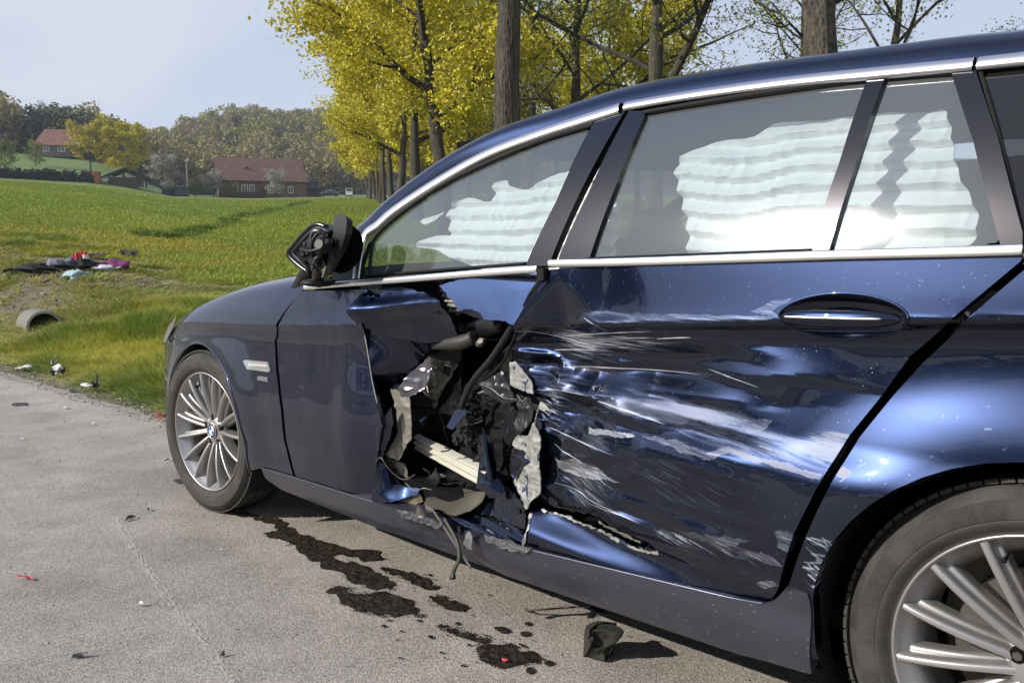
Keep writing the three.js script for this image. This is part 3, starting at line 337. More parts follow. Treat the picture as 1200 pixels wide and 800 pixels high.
  // dark hedge and garden wall on the left field edge
  for (const [a, b, c, e, lab] of [[-40, 193, 30, 195, 'dark clipped hedge below the slope with the orange-roofed house'], [32, 195, 112, 196, 'low dark stone wall and brush running to the rusty barrel']]) { const P = [farAt(a, b), farAt(c, e)], g = [], r = rng(a + 99), H = thing('hedge', lab, 'hedge', [P[0].x, P[0].y, P[0].z]); const L = P[1].clone().sub(P[0]), p = [], ix = [], cl = []; for (let k = 0; k < 2600; k++) { const t = r(), q = L.clone().multiplyScalar(t); q.y = ground(P[0].x + q.x, P[0].z + q.z) - P[0].y + r() * (1.7 + 0.7 * noise(t * 30, 1, 3)); q.x += (r() - 0.5) * 1.6; q.z += (r() - 0.5) * 1.6; const s = 0.3 + r() * 0.4, n = V(r() - 0.5, r() - 0.5, r() - 0.5).normalize(), e2 = V(r() - 0.5, r() - 0.5, r() - 0.5).cross(n).normalize().multiplyScalar(s), f2 = n.cross(e2).normalize().multiplyScalar(s), i = p.length / 3; for (const [x, y] of [[-1, 0], [0, -1], [1, 0], [0, 1]]) { const w = q.clone().addScaledVector(e2, x * 0.5).addScaledVector(f2, y * 0.5); p.push(w.x, w.y, w.z); } ix.push(i, i + 1, i + 2, i, i + 2, i + 3); const v = 0.04 + 0.06 * r(); for (let m = 0; m < 4; m++) cl.push(v, v * 1.02, v * 0.7); } part(H, 'foliage', geo(p, ix, null, null, cl), leafMat); void g; part(H, 'stems', tube([V(0, 0.2, 0), L.clone().multiplyScalar(0.5).setY(L.y * 0.5 + 0.2), L.clone().setY(L.y + 0.2)], 0.25, 6), timberM); }
  const lay = (a, x, y) => farAt(x, y);
  const gy = makeTree(401, { h: 11, r0: 0.3, first: 2.2, limbs: 13, spread: 5.6, leaves: 7000, size: 0.5, subs: 5, twigs: 2, scat: 0.7, colA: [0.72, 0.6, 0.03], colB: [0.48, 0.45, 0.03] }), gz = makeTree(402, { h: 11, r0: 0.22, first: 3.5, limbs: 11, spread: 4, leaves: 3800, size: 0.42, subs: 5, twigs: 3, scat: 0.5, colA: [0.66, 0.54, 0.03], colB: [0.42, 0.38, 0.04] });
  const bl = [403, 404].map((s) => makeTree(s, { h: 7, r0: 0.2, first: 1.6, limbs: 11, spread: 3.2, leaves: 3600, size: 0.34, subs: 5, twigs: 3, scat: 0.5, colA: [0.55, 0.52, 0.42], colB: [0.3, 0.29, 0.2] })), sh1 = makeTree(405, { h: 5, r0: 0.1, first: 0.5, limbs: 10, spread: 2.2, leaves: 1500, size: 0.3, subs: 4, twigs: 2, scat: 0.4, colA: [0.3, 0.32, 0.05], colB: [0.16, 0.18, 0.05] });
  const sc = (p, h, px) => px / 962 * p.distanceTo(EYE) / h;
  let p = lay(0, 146, 212); plantTree(gy, 'garden_tree', 'round bright yellow-green tree behind the timber shelter', 'tree', p, 0.3, sc(p, 11, 52)); p = lay(0, 107, 206); plantTree(gz, 'garden_tree', 'looser yellow tree standing left against the round yellow-green one', 'tree', p, 1.3, sc(p, 11, 52));
  p = lay(0, 190, 196); plantTree(bl[0], 'blossom_tree', 'pale drooping blossom tree beside the grey-blue shed', 'tree', p, 0.5, sc(p, 7, 36)); p = lay(0, 250, 196); plantTree(bl[1], 'blossom_tree', 'whitish blossom tree at the left gable of the farmhouse', 'tree', p, 2.5, sc(p, 7, 24)); p = lay(0, 324, 194); plantTree(bl[1], 'blossom_tree', 'white blossom tree in front of the farmhouse roof', 'tree', p, 4.1, sc(p, 7, 27));
  p = lay(0, 8, 206); plantTree(sh1, 'young_tree', 'slender light green young tree behind the clipped hedge', 'tree', p, 0.5, sc(p, 5, 30)); p = lay(0, 44, 230); plantTree(sh1, 'young_tree', 'light green young tree in front of the orange-roofed house', 'tree', p, 1.5, sc(p, 5, 22)); p = lay(0, 372, 203); plantTree(bare, 'bare_tree', 'slim bare tree at the right end of the farmhouse', 'tree', p, 1.5, sc(p, 14, 36));
  p = lay(0, 228, 198); plantTree(sh1, 'bush', 'brownish bush at the foot of the wooden pole', 'bush', p, 2.5, sc(p, 5, 18)); p = lay(0, 272, 196); plantTree(sh1, 'bush', 'green bush below the farmhouse windows', 'bush', p, 0.2, sc(p, 5, 16));
  // old trees on the knoll
  const kn = [405, 406].map((s2) => makeTree(s2 + 10, { h: 15, r0: 0.35, first: 4, limbs: 14, spread: 6, leaves: 5200, size: 0.6, subs: 6, twigs: 3, scat: 0.8, colA: [0.24, 0.22, 0.08], colB: [0.14, 0.14, 0.06] }));
  const dkc = makeTree(420, { h: 14, r0: 0.3, first: 1, limbs: 18, spread: 4.5, leaves: 6000, size: 0.6, subs: 5, twigs: 2, scat: 0.8, colA: [0.04, 0.06, 0.025], colB: [0.02, 0.032, 0.016] });
  [[56, 188, 70, 0], [76, 188, 74, 1], [96, 187, 72, 0], [112, 188, 62, 1]].forEach(([a, b, h, v], i) => { const q = farAt(a, 296 + 5 * i); plantTree(kn[v], 'old_tree', 'tall greyish budding tree in the clump on the knoll', 'tree', q, i, sc(q, 15, h * 0.56), 'tall trees on the knoll'); });
  [[14, 190, 44], [33, 190, 46], [48, 188, 48], [66, 188, 40]].forEach(([a, b, h], i) => { const q = farAt(a, 284 + 3 * i); plantTree(dkc, 'dark_evergreen', 'dark evergreen tree behind the orange-roofed house', 'tree', q, i * 1.4, sc(q, 14, h * 0.62), 'dark evergreens on the slope'); });
}
function rubberFar() { return std(0.02, 0.02, 0.02, 0.9); }
// row of trees across the road, seen only mirrored in the car's flank
{ const m = makeTree(501, { h: 9, r0: 0.22, first: 1.2, limbs: 13, spread: 4.2, leaves: 5000, size: 0.5, subs: 5, twigs: 2, scat: 0.7, colA: [0.12, 0.14, 0.03], colB: [0.06, 0.08, 0.02] }); for (let i = 0; i < 15; i++) { const x = -52 + i * 7 + 2 * h2(i, 2), z = 40 + 5 * h2(i, 3) - i * 0.4; plantTree(m, 'roadside_tree', 'leafy tree in the row across the road', 'tree', V(x, ground(x, z), z), i * 2.1, 0.85 + 0.35 * h2(i, 5), 'trees across the road'); } }
// ---------- the wrecked car: front axle x = -2.968, rear axle x = 0, left flank towards +z ----------
const BASE = V(-1.45, 0, 0), FRONT = -2.968;
const yBelt = (x) => { const a = -2.15, b = -1.08, c = -0.07; x = clamp(x, -2.3, 0.9); return 0.9586 * (x - b) * (x - c) / ((a - b) * (a - c)) + 1.019 * (x - a) * (x - c) / ((b - a) * (b - c)) + 1.046 * (x - a) * (x - b) / ((c - a) * (c - b)) - 0.004; };
const yCrease = (x) => x > -2.2 ? 0.942 + 0.057 * x : x > -3.05 ? 0.8166 + 0.03 * (x + 2.2) : 0.7911 - 0.31 * Math.pow(-3.05 - x, 1.35);
function halfW(x) { let w = 0.925 - 0.006 * Math.pow((x + 1) / 1.6, 2); if (x < -2.4) { const u = Math.min(0.9995, (-2.4 - x) / 1.4); w *= Math.pow(1 - Math.pow(u, 2.6), 0.135); } if (x > 0.35) { const u = Math.min(0.9995, (x - 0.35) / 0.76); w *= Math.pow(1 - Math.pow(u, 3), 0.12); } return w; }
function pchip(X, Y, x) { const n = X.length; if (x <= X[0]) return Y[0] + (Y[1] - Y[0]) / (X[1] - X[0]) * (x - X[0]); if (x >= X[n - 1]) return Y[n - 1] + (Y[n - 1] - Y[n - 2]) / (X[n - 1] - X[n - 2]) * (x - X[n - 1]); let k = 0; while (x > X[k + 1]) k++; const h = X[k + 1] - X[k], D = (i) => (Y[i + 1] - Y[i]) / (X[i + 1] - X[i]); const sl = (i) => { if (i === 0) return D(0); if (i === n - 1) return D(n - 2); const a = D(i - 1), b = D(i); return a * b <= 0 ? 0 : 2 * a * b / (a + b); }; const t = (x - X[k]) / h, m0 = sl(k) * h, m1 = sl(k + 1) * h; return (2 * t * t * t - 3 * t * t + 1) * Y[k] + (t * t * t - 2 * t * t + t) * m0 + (-2 * t * t * t + 3 * t * t) * Y[k + 1] + (t * t * t - t * t) * m1; }
function bodyZ(x, y) {
  const c = yCrease(x), b = yBelt(x), f = sstep(-1.9, -0.5, x), e = sstep(-2.0, -2.5, x);
  let z = halfW(x) + pchip([0.15, 0.21, 0.29, 0.345, 0.42, 0.52, 0.61, 0.70, c - 0.052, c - 0.022, c - 0.007, c, c + 0.007, c + 0.04, Math.max(b, c + 0.08)], [-0.09, -0.05, -0.022, -0.018, -0.004 + 0.012 * f, 0.0 + 0.022 * f, -0.008 + 0.028 * f, -0.017 + 0.011 * f, -0.021 - 0.013 * f, -0.015 - 0.009 * f, -0.0085, -0.0055, -0.007, -0.0135, -0.028], y);
  for (const ax of [0, FRONT]) { const d = Math.hypot(x - ax, y - 0.335); if (d < 0.56) z += (ax ? 0.01 : 0.016) * sstep(0.56, 0.39, d) * sstep(0.95, 0.75, y); }
  return z;
}
const GB = 0.05; // glass set back from the belt
function glassZ(x, y) { const d = y - yBelt(x), s = d > 0 ? 0.22 * d + 0.52 * d * d : 0.22 * d; return halfW(x) - GB - s - 0.02 * sstep(-1.5, -2.3, x); }
const frameZ = (o) => (x, y) => glassZ(x, y) + o;
const nrmOf = (Zf) => (p) => { const e = 0.002, a = (Zf(p.x + e, p.y) - Zf(p.x - e, p.y)) / (2 * e), b = (Zf(p.x, p.y + e) - Zf(p.x, p.y - e)) / (2 * e); return V(-a, -b, 1).normalize(); };

// --- materials
const NAVY = [0.009, 0.0155, 0.039], DULL = [0.0075, 0.0115, 0.037];
const CC = { metalness: 1, clearcoat: 1, clearcoatRoughness: 0.015 };
// film of road dust, grit specks and run marks on the cold paint
const dustTex = texture(1024, 1024, (i, j) => {
  const a = tileN(i, j, 1024, 9, 4, 81), run = Math.max(0, tileN(i * 4, j * 0.35, 1024, 12, 3, 82)), s = h2(i >> 1, j >> 1, 83); let d = 0.006 + 0.04 * Math.max(0, a + 0.05) + 0.08 * run * run;
  const sp = h2(i >> 2, j >> 2, 84); if (sp > 0.9985) d += 0.5; else if (s > 0.996) d += 0.22;
  return [toS(mix(DULL[0], 0.34, d)), toS(mix(DULL[1], 0.32, d)), toS(mix(DULL[2], 0.3, d))];
}); dustTex.repeat.set(1.3, 1.3);
const paint = phys(...NAVY, 0.32, CC);
const paintDusty = phys(1, 1, 1, 0.38, { ...CC, metalness: 0.85, clearcoatRoughness: 0.025, clearcoat: 1, map: dustTex });
const chrome = phys(0.92, 0.91, 0.89, 0.32, { metalness: 1 });
const satin = phys(0.58, 0.565, 0.57, 0.34, { metalness: 1 });
const glossBlack = phys(0.022, 0.021, 0.024, 0.29, { metalness: 0.85, clearcoat: 0.9, clearcoatRoughness: 0.06 });
const blackPlastic = phys(0.007, 0.007, 0.007, 0.45, { specularIntensity: 0.7 });
const rubber = phys(0.006, 0.006, 0.006, 0.7, { specularIntensity: 0.5 });
const darkIn = phys(0.004, 0.004, 0.0045, 0.9, { specularIntensity: 0.3 });
const sillMat = phys(1, 1, 1, 0.42, { map: texture(512, 512, (i, j) => { const d = 0.04 + 0.05 * Math.max(0, tileN(i, j, 512, 8, 4, 91)) + (h2(i >> 1, j >> 1, 92) > 0.994 ? 0.3 : 0) + (h2(i >> 3, j, 93) > 0.9985 ? 0.3 : 0); return [toS(mix(0.016, 0.3, d)), toS(mix(0.017, 0.29, d)), toS(mix(0.032, 0.28, d))]; }), clearcoat: 0.5, clearcoatRoughness: 0.2 });
const glassMat = phys(0.66, 0.72, 0.73, 0.09, { transmission: 0.9, thickness: 0, ior: 2.0 });
const primer = std(1, 1, 1, 0.55, { metalness: 0.2, map: texture(512, 512, (i, j) => { const n = tileN(i, j, 512, 12, 4, 95), m = tileN(i * 0.4, j * 2, 512, 20, 3, 96), p = tileN(i, j, 512, 7, 4, 97); let v = 0.27 + 0.15 * n + 0.14 * m; if (p > 0.36) return [toS(0.03), toS(0.04), toS(0.08)]; return [toS(v), toS(v), toS(v * 0.95)]; }) }); primer.map.repeat.set(4, 4);
const zinc = phys(0.3, 0.285, 0.24, 0.42, { metalness: 0.55 });
const airbagMat = std(0.88, 0.88, 0.87, 0.85, { side: THREE.DoubleSide });

const car = thing('wrecked_car', 'dark blue metallic estate car with its left doors torn open by a crash', 'car', [BASE.x, 0, 0]);
const add = (name, g, m, label, parent) => { const o = part(parent || car, name, g, m, label); if (!parent) o.position.copy(BASE).negate(); return o; };
const pp = (P, Zf, o) => panel(pxPoly(P, Zf), Zf, o);

// --- rear door skin with its dents
const tri = (x, y, A, B, C) => { const s = (p, q) => ((q[0] - p[0]) * (y - p[1]) - (q[1] - p[1]) * (x - p[0])) / Math.hypot(q[0] - p[0], q[1] - p[1]); return Math.min(s(A, B), s(B, C), s(C, A)); };
const q2 = (a, b) => { const p = onSurf(a, b, bodyZ); return [p.x, p.y]; };
const F1 = q2(654, 326), F2 = q2(606, 374), F3 = q2(694, 375), F4 = q2(640, 470);
const ridge = (x, y, s) => 1 - Math.abs(noise(x, y, s));
function doorZ(x, y) {
  const c = yCrease(x) - 0.012, A = 0.042 * sstep(-0.42, -1.0, x) + 0.022 * sstep(-0.85, -1.1, x);
  const g = sstep(c, c - 0.085, y) * mix(1, 0.05, sstep(0.405, 0.315, y + 0.09 * (x + 1.08)));
  let z = bodyZ(x, y) - A * g;
  const m = sstep(-0.42, -0.7, x) * sstep(c, c - 0.05, y) * sstep(0.38, 0.44, y), cr = sstep(-0.72, -1.02, x);
  // long folds dragged backwards by the impact
  const yy = y + 0.05 * x + 0.018 * noise(x * 5, y * 3, 101);
  z += m * (0.0075 * Math.asin(0.985 * Math.sin(yy * 6.283 / 0.135 + 1.2 + 1.3 * noise(x * 3.4, y * 2, 103))) * (0.6 + 0.6 * noise(x * 4, y * 6, 105)) + 0.003 * Math.asin(0.97 * Math.sin(yy * 6.283 / 0.055 + 3 * noise(x * 3.5, y * 5, 102))) * sstep(-0.3, 0.5, noise(x * 4 + 5, y * 9, 106)));
  // sharp fold behind the tear in the crease, where the skin buckled
  z += sstep(-0.3, -0.5, x) * sstep(-0.75, -0.56, x) * 0.012 * Math.max(0, 1 - Math.abs(y - (0.79 + 0.12 * (x + 0.6))) / 0.06);
  // crumpling near the torn edge
  z += sstep(c + 0.03, c - 0.06, y) * sstep(0.36, 0.42, y) * cr * (0.026 * (ridge(x * 7, y * 12, 111) - 0.6) + 0.01 * (ridge(x * 12, y * 26, 112) - 0.6) + 0.001 * (ridge(x * 26, y * 64, 113) - 0.6));
  z += m * 0.0012 * (ridge(x * 6, y * 40, 114) - 0.6);
  z += sstep(-0.45, -0.8, x) * sstep(c, c - 0.07, y) * sstep(0.4, 0.5, y) * 0.016 * (ridge(x * 3.1 + 1.3, y * 6.4, 115) - 0.62);
  // inward triangular fold under the belt
  const ed = (p, q) => ((q[0] - p[0]) * (y - p[1]) - (q[1] - p[1]) * (x - p[0])) / Math.hypot(q[0] - p[0], q[1] - p[1]), e1 = ed(F1, F2), e2 = ed(F3, F1);
  const f = -Math.log(Math.exp(-clamp(e1, -0.3, 0.3) * 160) + Math.exp(-clamp(e2, -0.3, 0.3) * 160)) / 160 * sstep(F2[1] - 0.1, F2[1] + 0.01, y); z -= 0.55 * 0.5 * (f + Math.sqrt(f * f + 0.0002));
  // ridge that runs into the fold
  const w = Math.hypot(x - F3[0] - 0.02, (y - F3[1]) * 0.9 - 0.02); z -= 0.012 * sstep(0.14, 0.0, w) * sstep(F3[1] - 0.01, F3[1] + 0.02, y);
  return z;
}
const rdPx = [[643, 316], [700, 311], [800, 308], [900, 305], [1000, 301], [1100, 298], [1196, 295], [1199, 304], [1112, 377], [1067, 417], [1037, 459], [995, 511], [963, 562], [943, 600], [931, 624], [913, 688], [906, 700], [896, 704], [860, 699], [800, 685], [700, 661], [620, 640], [617, 622], [622, 600], [632, 584], [634, 562], [630, 540], [632, 515], [628, 494], [633, 474], [624, 458], [622, 445], [611, 432], [600, 420], [604, 396], [607, 372], [622, 346]];
const tearPx = [[634, 590], [650, 594], [690, 601], [703, 605], [718, 618], [742, 628], [762, 637], [771, 646], [755, 642], [730, 636], [705, 622], [680, 612], [655, 603], [640, 598]];
const DX0 = -1.14, DX1 = 0.02, DY0 = 0.27, DY1 = 1.06;
function drawDoor() { // scratched, smeared and bared paint
  const w = 2048, h = 1394, cv = document.createElement('canvas'); cv.width = w; cv.height = h; const g = cv.getContext('2d'), r = rng(404);
  const S = (v) => Math.round(clamp(toS(v), 0, 255)), css = (a, al = 1) => `rgba(${S(a[0])},${S(a[1])},${S(a[2])},${al})`;
  g.fillStyle = css(NAVY); g.fillRect(0, 0, w, h);
  const T = (px, py) => { const p = onSurf(px, py, doorZ); return [(p.x - DX0) / (DX1 - DX0) * w, (1 - (p.y - DY0) / (DY1 - DY0)) * h]; };
  const streak = (x, y, len, th, wd, al, c = [0.42, 0.42, 0.43], cur = 0) => { const n = 10, up = [], dn = []; for (let k = 0; k <= n; k++) { const t = k / n, bx = x + Math.cos(th) * len * t - Math.sin(th) * cur * t * t * len, by = y + Math.sin(th) * len * t + Math.cos(th) * cur * t * t * len, ww = wd * Math.pow(Math.sin(Math.PI * Math.min(1, 0.08 + t * 0.9)), 0.7) * (0.6 + 0.7 * r()); up.push([bx, by - ww / 2]); dn.unshift([bx, by + ww / 2]); } g.fillStyle = css(c, al); g.beginPath(); [...up, ...dn].forEach(([a, b], i) => (i ? g.lineTo(a, b) : g.moveTo(a, b))); g.fill(); };
  const cloud = (cx, cy, rx, ry, n, th, len, wd, al, c) => { for (let k = 0; k < n; k++) { const a = r() * 6.28, d = Math.sqrt(r()); streak(cx + Math.cos(a) * d * rx, cy + Math.sin(a) * d * ry, len * (0.3 + r()), th + (r() - 0.5) * 0.16, wd * (0.4 + r()), al * (0.3 + 0.7 * r()), c, (r() - 0.5) * 0.12); } };
  const dot = (a, b) => T(a, b);
  const grey = [0.34, 0.34, 0.36], pale = [0.55, 0.55, 0.57], brown = [0.12, 0.085, 0.06], soot = [0.02, 0.018, 0.018], lilac = [0.16, 0.18, 0.27];
  let c;
  // broad smears of rubbed lacquer
  c = dot(740, 470); cloud(c[0], c[1], 330, 44, 120, 0.1, 260, 16, 0.16, lilac);
  c = dot(860, 510); cloud(c[0], c[1], 300, 44, 150, 0.13, 200, 9, 0.12, [0.16, 0.18, 0.26]);
  c = dot(960, 520); cloud(c[0], c[1], 66, 50, 90, 0.06, 120, 7, 0.15, grey);
  c = dot(670, 400); cloud(c[0], c[1], 130, 60, 150, 0.06, 170, 6, 0.4, grey);
  c = dot(720, 400); cloud(c[0], c[1], 160, 26, 60, -0.02, 220, 5, 0.4, pale);
  c = dot(650, 440); cloud(c[0], c[1], 100, 90, 90, 0.12, 160, 7, 0.3, lilac);
  c = dot(660, 520); cloud(c[0], c[1], 120, 130, 150, 0.34, 150, 12, 0.4, soot);
  c = dot(690, 500); cloud(c[0], c[1], 120, 70, 60, 0.25, 110, 9, 0.25, brown);
  c = dot(690, 430); cloud(c[0], c[1], 100, 14, 14, 0.05, 120, 8, 0.3, [0.2, 0.1, 0.05]);
  c = dot(680, 560); cloud(c[0], c[1], 130, 100, 120, 0.34, 110, 4, 0.5, grey);
  c = dot(640, 470); cloud(c[0], c[1], 60, 70, 60, 0.2, 90, 5, 0.5, pale);
  c = dot(780, 560); cloud(c[0], c[1], 220, 80, 70, 0.26, 130, 4, 0.25, grey);
  c = dot(790, 630); cloud(c[0], c[1], 120, 24, 26, 0.24, 90, 9, 0.5, grey);
  c = dot(850, 640); cloud(c[0], c[1], 90, 30, 24, 0.22, 90, 8, 0.4, grey);
  // ragged patches where the lacquer peeled
  const patch = (P, col, al, jg = 6) => { const Q = jag(jag(P.map(([a, b]) => dot(a, b)), jg * 1.3, 38, P.length), jg * 0.45, 6, P.length + 3); g.save(); g.beginPath(); Q.forEach(([a, b], i) => (i ? g.lineTo(a, b) : g.moveTo(a, b))); g.clip(); let a0 = 1e9, a1 = -1e9, b0 = 1e9, b1 = -1e9; for (const [a, b] of Q) { a0 = Math.min(a0, a); a1 = Math.max(a1, a); b0 = Math.min(b0, b); b1 = Math.max(b1, b); } g.fillStyle = css(col, al * 0.55); g.fillRect(a0, b0, a1 - a0, b1 - b0); const n = 20 + (a1 - a0) * (b1 - b0) / 380; for (let k = 0; k < n; k++) { const v = 0.55 + 0.8 * r(); streak(a0 - 30 + r() * (a1 - a0), b0 + r() * (b1 - b0), 20 + r() * 110, 0.1 + (r() - 0.5) * 0.25, 1 + r() * 5, al * (0.2 + 0.6 * r()), col.map((e) => e * v), (r() - 0.5) * 0.1); } g.restore(); };
  patch([[700, 470], [760, 468], [850, 480], [905, 492], [900, 500], [880, 508], [868, 498], [845, 495], [820, 492], [800, 498], [775, 488], [740, 486], [715, 480]], [0.13, 0.145, 0.2], 0.6, 7);
  patch([[752, 511], [792, 514], [806, 522], [828, 531], [855, 523], [900, 538], [965, 555], [960, 562], [910, 548], [855, 530], [826, 539], [805, 532], [780, 522]], [0.22, 0.225, 0.27], 0.65, 5);
  patch([[650, 536], [680, 540], [706, 552], [728, 566], [700, 562], [672, 556], [655, 548]], [0.46, 0.46, 0.48], 0.8, 7);
  patch([[690, 500], [740, 508], [745, 511], [720, 512], [690, 508]], [0.45, 0.45, 0.48], 0.75, 4);
  patch([[796, 622], [830, 626], [880, 634], [850, 641], [836, 636], [810, 630]], [0.26, 0.25, 0.26], 0.55, 6);
  patch([[870, 645], [905, 652], [918, 664], [895, 660]], [0.26, 0.26, 0.29], 0.55, 6);
  patch([[885, 683], [906, 680], [912, 686], [896, 690]], [0.38, 0.38, 0.4], 0.6, 4);
  patch([[907, 622], [930, 624], [926, 648], [912, 642]], [0.28, 0.28, 0.31], 0.5, 8);
  patch([[608, 425], [622, 420], [630, 440], [622, 450]], [0.55, 0.45, 0.45], 0.6, 5);
  patch([[604, 404], [612, 402], [614, 420], [606, 424]], [0.5, 0.22, 0.2], 0.45, 3);
  patch([[672, 362], [730, 366], [920, 372], [880, 377], [760, 378], [700, 378]], [0.15, 0.17, 0.25], 0.38, 4);
  patch([[880, 365], [905, 352], [930, 348], [926, 353], [905, 364], [915, 372]], [0.12, 0.14, 0.22], 0.4, 4);
  // single scores
  for (const [a, b, e, f, wd, al] of [[660, 394, 760, 384, 3, 0.9], [680, 399, 760, 392, 2, 0.8], [684, 372, 706, 384, 3, 0.8], [770, 397, 810, 394, 3, 0.9], [660, 430, 820, 432, 3, 0.7], [650, 410, 700, 408, 4, 0.7], [640, 500, 720, 530, 3, 0.7], [650, 520, 700, 548, 3, 0.8], [700, 470, 780, 494, 4, 0.8], [722, 512, 722, 530, 3, 0.7], [650, 565, 750, 610, 3, 0.7], [690, 590, 752, 611, 2.5, 0.8], [890, 522, 925, 534, 3, 0.6], [640, 455, 690, 462, 3, 0.7], [830, 432, 890, 452, 3, 0.7], [620, 388, 690, 402, 3, 0.8]]) { const A = dot(a, b), B = dot(e, f); streak(A[0], A[1], Math.hypot(B[0] - A[0], B[1] - A[1]), Math.atan2(B[1] - A[1], B[0] - A[0]), wd * 1.6, al, pale, 0.03); }
  for (let k = 0; k < 900; k++) { const x = r() * w, y = r() * h; g.fillStyle = css(pale, 0.25 + 0.5 * r()); g.fillRect(x, y, 1 + r() * 2.5, 1 + r() * 2); }
  return bareMaps(cv);
}
// where lacquer is rubbed off there is no metallic flake: rough and not metallic
function bareMaps(cv) {
  const w = cv.width, h = cv.height, d = cv.getContext('2d').getImageData(0, 0, w, h).data, o = new Uint8Array(w * h * 4), c = new Uint8Array(w * h * 4), n0 = toS(NAVY[0]);
  for (let j = 0; j < h; j++) for (let i = 0; i < w; i++) { const s = (j * w + i) * 4, t = ((h - 1 - j) * w + i) * 4, b = clamp((d[s] - n0 - 8) / 95, 0, 1); o[t] = 255; o[t + 1] = 255 * mix(0.31, 0.62, b); o[t + 2] = 255 * mix(0.95, 0.12, b); o[t + 3] = 255; c[t] = 255 * mix(1, 0.15, b); c[t + 1] = c[t]; c[t + 2] = c[t]; c[t + 3] = 255; }
  const mk = (a) => { const t = new THREE.DataTexture(a, w, h); t.magFilter = THREE.LinearFilter; t.needsUpdate = true; return t; };
  const map = new THREE.CanvasTexture(cv); map.colorSpace = THREE.SRGBColorSpace; const rm = mk(o);
  return { map, roughnessMap: rm, metalnessMap: rm, clearcoatMap: mk(c) };
}
const scuffMat = phys(1, 1, 1, 1, { ...CC, ...drawDoor(), metalness: 1 });
const hL = onSurf(913, 372, bodyZ), hR = onSurf(1065, 376, bodyZ), hMid = hL.clone().lerp(hR, 0.5), hX = hR.clone().sub(hL).normalize(), hA = hL.distanceTo(hR) / 2;
const oval = (w, k = 1) => { const c = Math.cos(w), s = Math.sin(w); const p = hMid.clone().addScaledVector(hX, c * hA * k); p.y += Math.sign(s) * Math.pow(Math.abs(s), 1.15) * 0.0425 * k + 0.004; p.z = doorZ(p.x, p.y); return p; };
const handleHole = Array.from({ length: 60 }, (_, i) => { const p = oval(i / 60 * 2 * Math.PI, 0.985); return [p.x, p.y]; });
const rdPoly = pxPoly(rdPx, doorZ);
const rearDoor = add('rear_door', panel(rdPoly, doorZ, { h: 0.0062, holes: [jag(pxPoly(tearPx, doorZ), 0.004, 0.012, 9), handleHole], flange: 0.02, uv: (x, y) => [(x - DX0) / (DX1 - DX0), (y - DY0) / (DY1 - DY0)] }), scuffMat, 'dented and scraped rear door with torn front edge');
// --- door handle in its oval recess (a real hollow would be cut; bezel, bowl and grip)
{
  const cx = onSurf(989, 374, bodyZ), N = nrmOf(doorZ)(V(cx.x + 0.02, cx.y, 0)), sx = 0.118, sy = 0.0315;
  const ring = []; const L = onSurf(913, 372, bodyZ), R = onSurf(1065, 376, bodyZ), mid = L.clone().lerp(R, 0.5), ex = R.clone().sub(L).multiplyScalar(0.5), a = ex.length(), X = ex.clone().normalize(), Y = V(0, 1, 0);
  for (let k = 0; k <= 72; k++) { const w = k / 72 * 2 * Math.PI, c = Math.cos(w), s = Math.sin(w); const p = mid.clone().addScaledVector(X, c * a).addScaledVector(Y, Math.sign(s) * Math.pow(Math.abs(s), 1.15) * 0.0425 + 0.004); p.z = doorZ(p.x, p.y) + 0.0005; ring.push(p); }
  const bezel = tube(ring, 0.0028, 8, false);
  const handle = add('door_handle', bezel, paint, null, rearDoor);
  // bowl
  const bowl = surf(60, 12, (u, v) => { const p = oval(u * 2 * Math.PI, 1 - v); p.z -= 0.034 * Math.pow(Math.sin(Math.min(1, v * 1.25) * Math.PI / 2), 0.8) - 0.0004; return p; });
  const bowlMesh = paint;
  add('handle_recess', bowl, bowlMesh, null, rearDoor); void handle;
  const grip = surf(40, 16, (u, v) => { const t = u * 2 - 1, w = v * 2 * Math.PI, e = Math.pow(Math.max(0, 1 - Math.pow(Math.abs(t), 3.2)), 0.5); const p = mid.clone().addScaledVector(X, t * a * 0.93); p.z = doorZ(p.x, p.y) + 0.008 + 0.013 * e + 0.011 * e * Math.cos(w); p.y += 0.002 + 0.0165 * e * Math.sin(w); return p; });
  add('handle_grip', grip, paint, null, rearDoor);
  const inlay = []; for (let k = 0; k <= 20; k++) { const t = (k / 20 * 2 - 1) * 0.8, p = mid.clone().addScaledVector(X, t * a * 0.93 - 0.006), e = Math.pow(Math.max(0, 1 - Math.pow(Math.abs(t), 3.2)), 0.5); p.z = doorZ(p.x, p.y) + 0.008 + 0.013 * e + 0.011 * e - 0.0003; p.y += 0.004; inlay.push(p); }
  add('handle_inlay', strip(inlay, () => V(0, 0.1, 1), 0.0042, 0.0016, 40), chrome, null, rearDoor); void N; void sx; void sy; void cx;
}
// --- front door skin (the part that kept its shape)
const fdPx = [[351, 341], [398, 340], [430, 339], [421, 352], [419, 362], [424, 378], [430, 408], [435, 440], [441, 470], [447, 496], [445, 515], [442, 537], [437, 586], [400, 575], [347, 559], [340, 535], [332, 480], [326, 430], [324, 400], [326, 384], [334, 366]];
const frontDoor = add('front_door', pp(fdPx, (x, y) => bodyZ(x, y) - 0.03 * sstep(-1.95, -1.75, x) * sstep(0.88, 0.7, y) + 0.012 * sstep(-2.02, -1.85, x) * Math.sin((y - 0.35) * 6) + 0.003 * fbm(x * 5, y * 2.5, 3, 121), { h: 0.008 }), paintDusty, 'dusty front half of the torn front door');
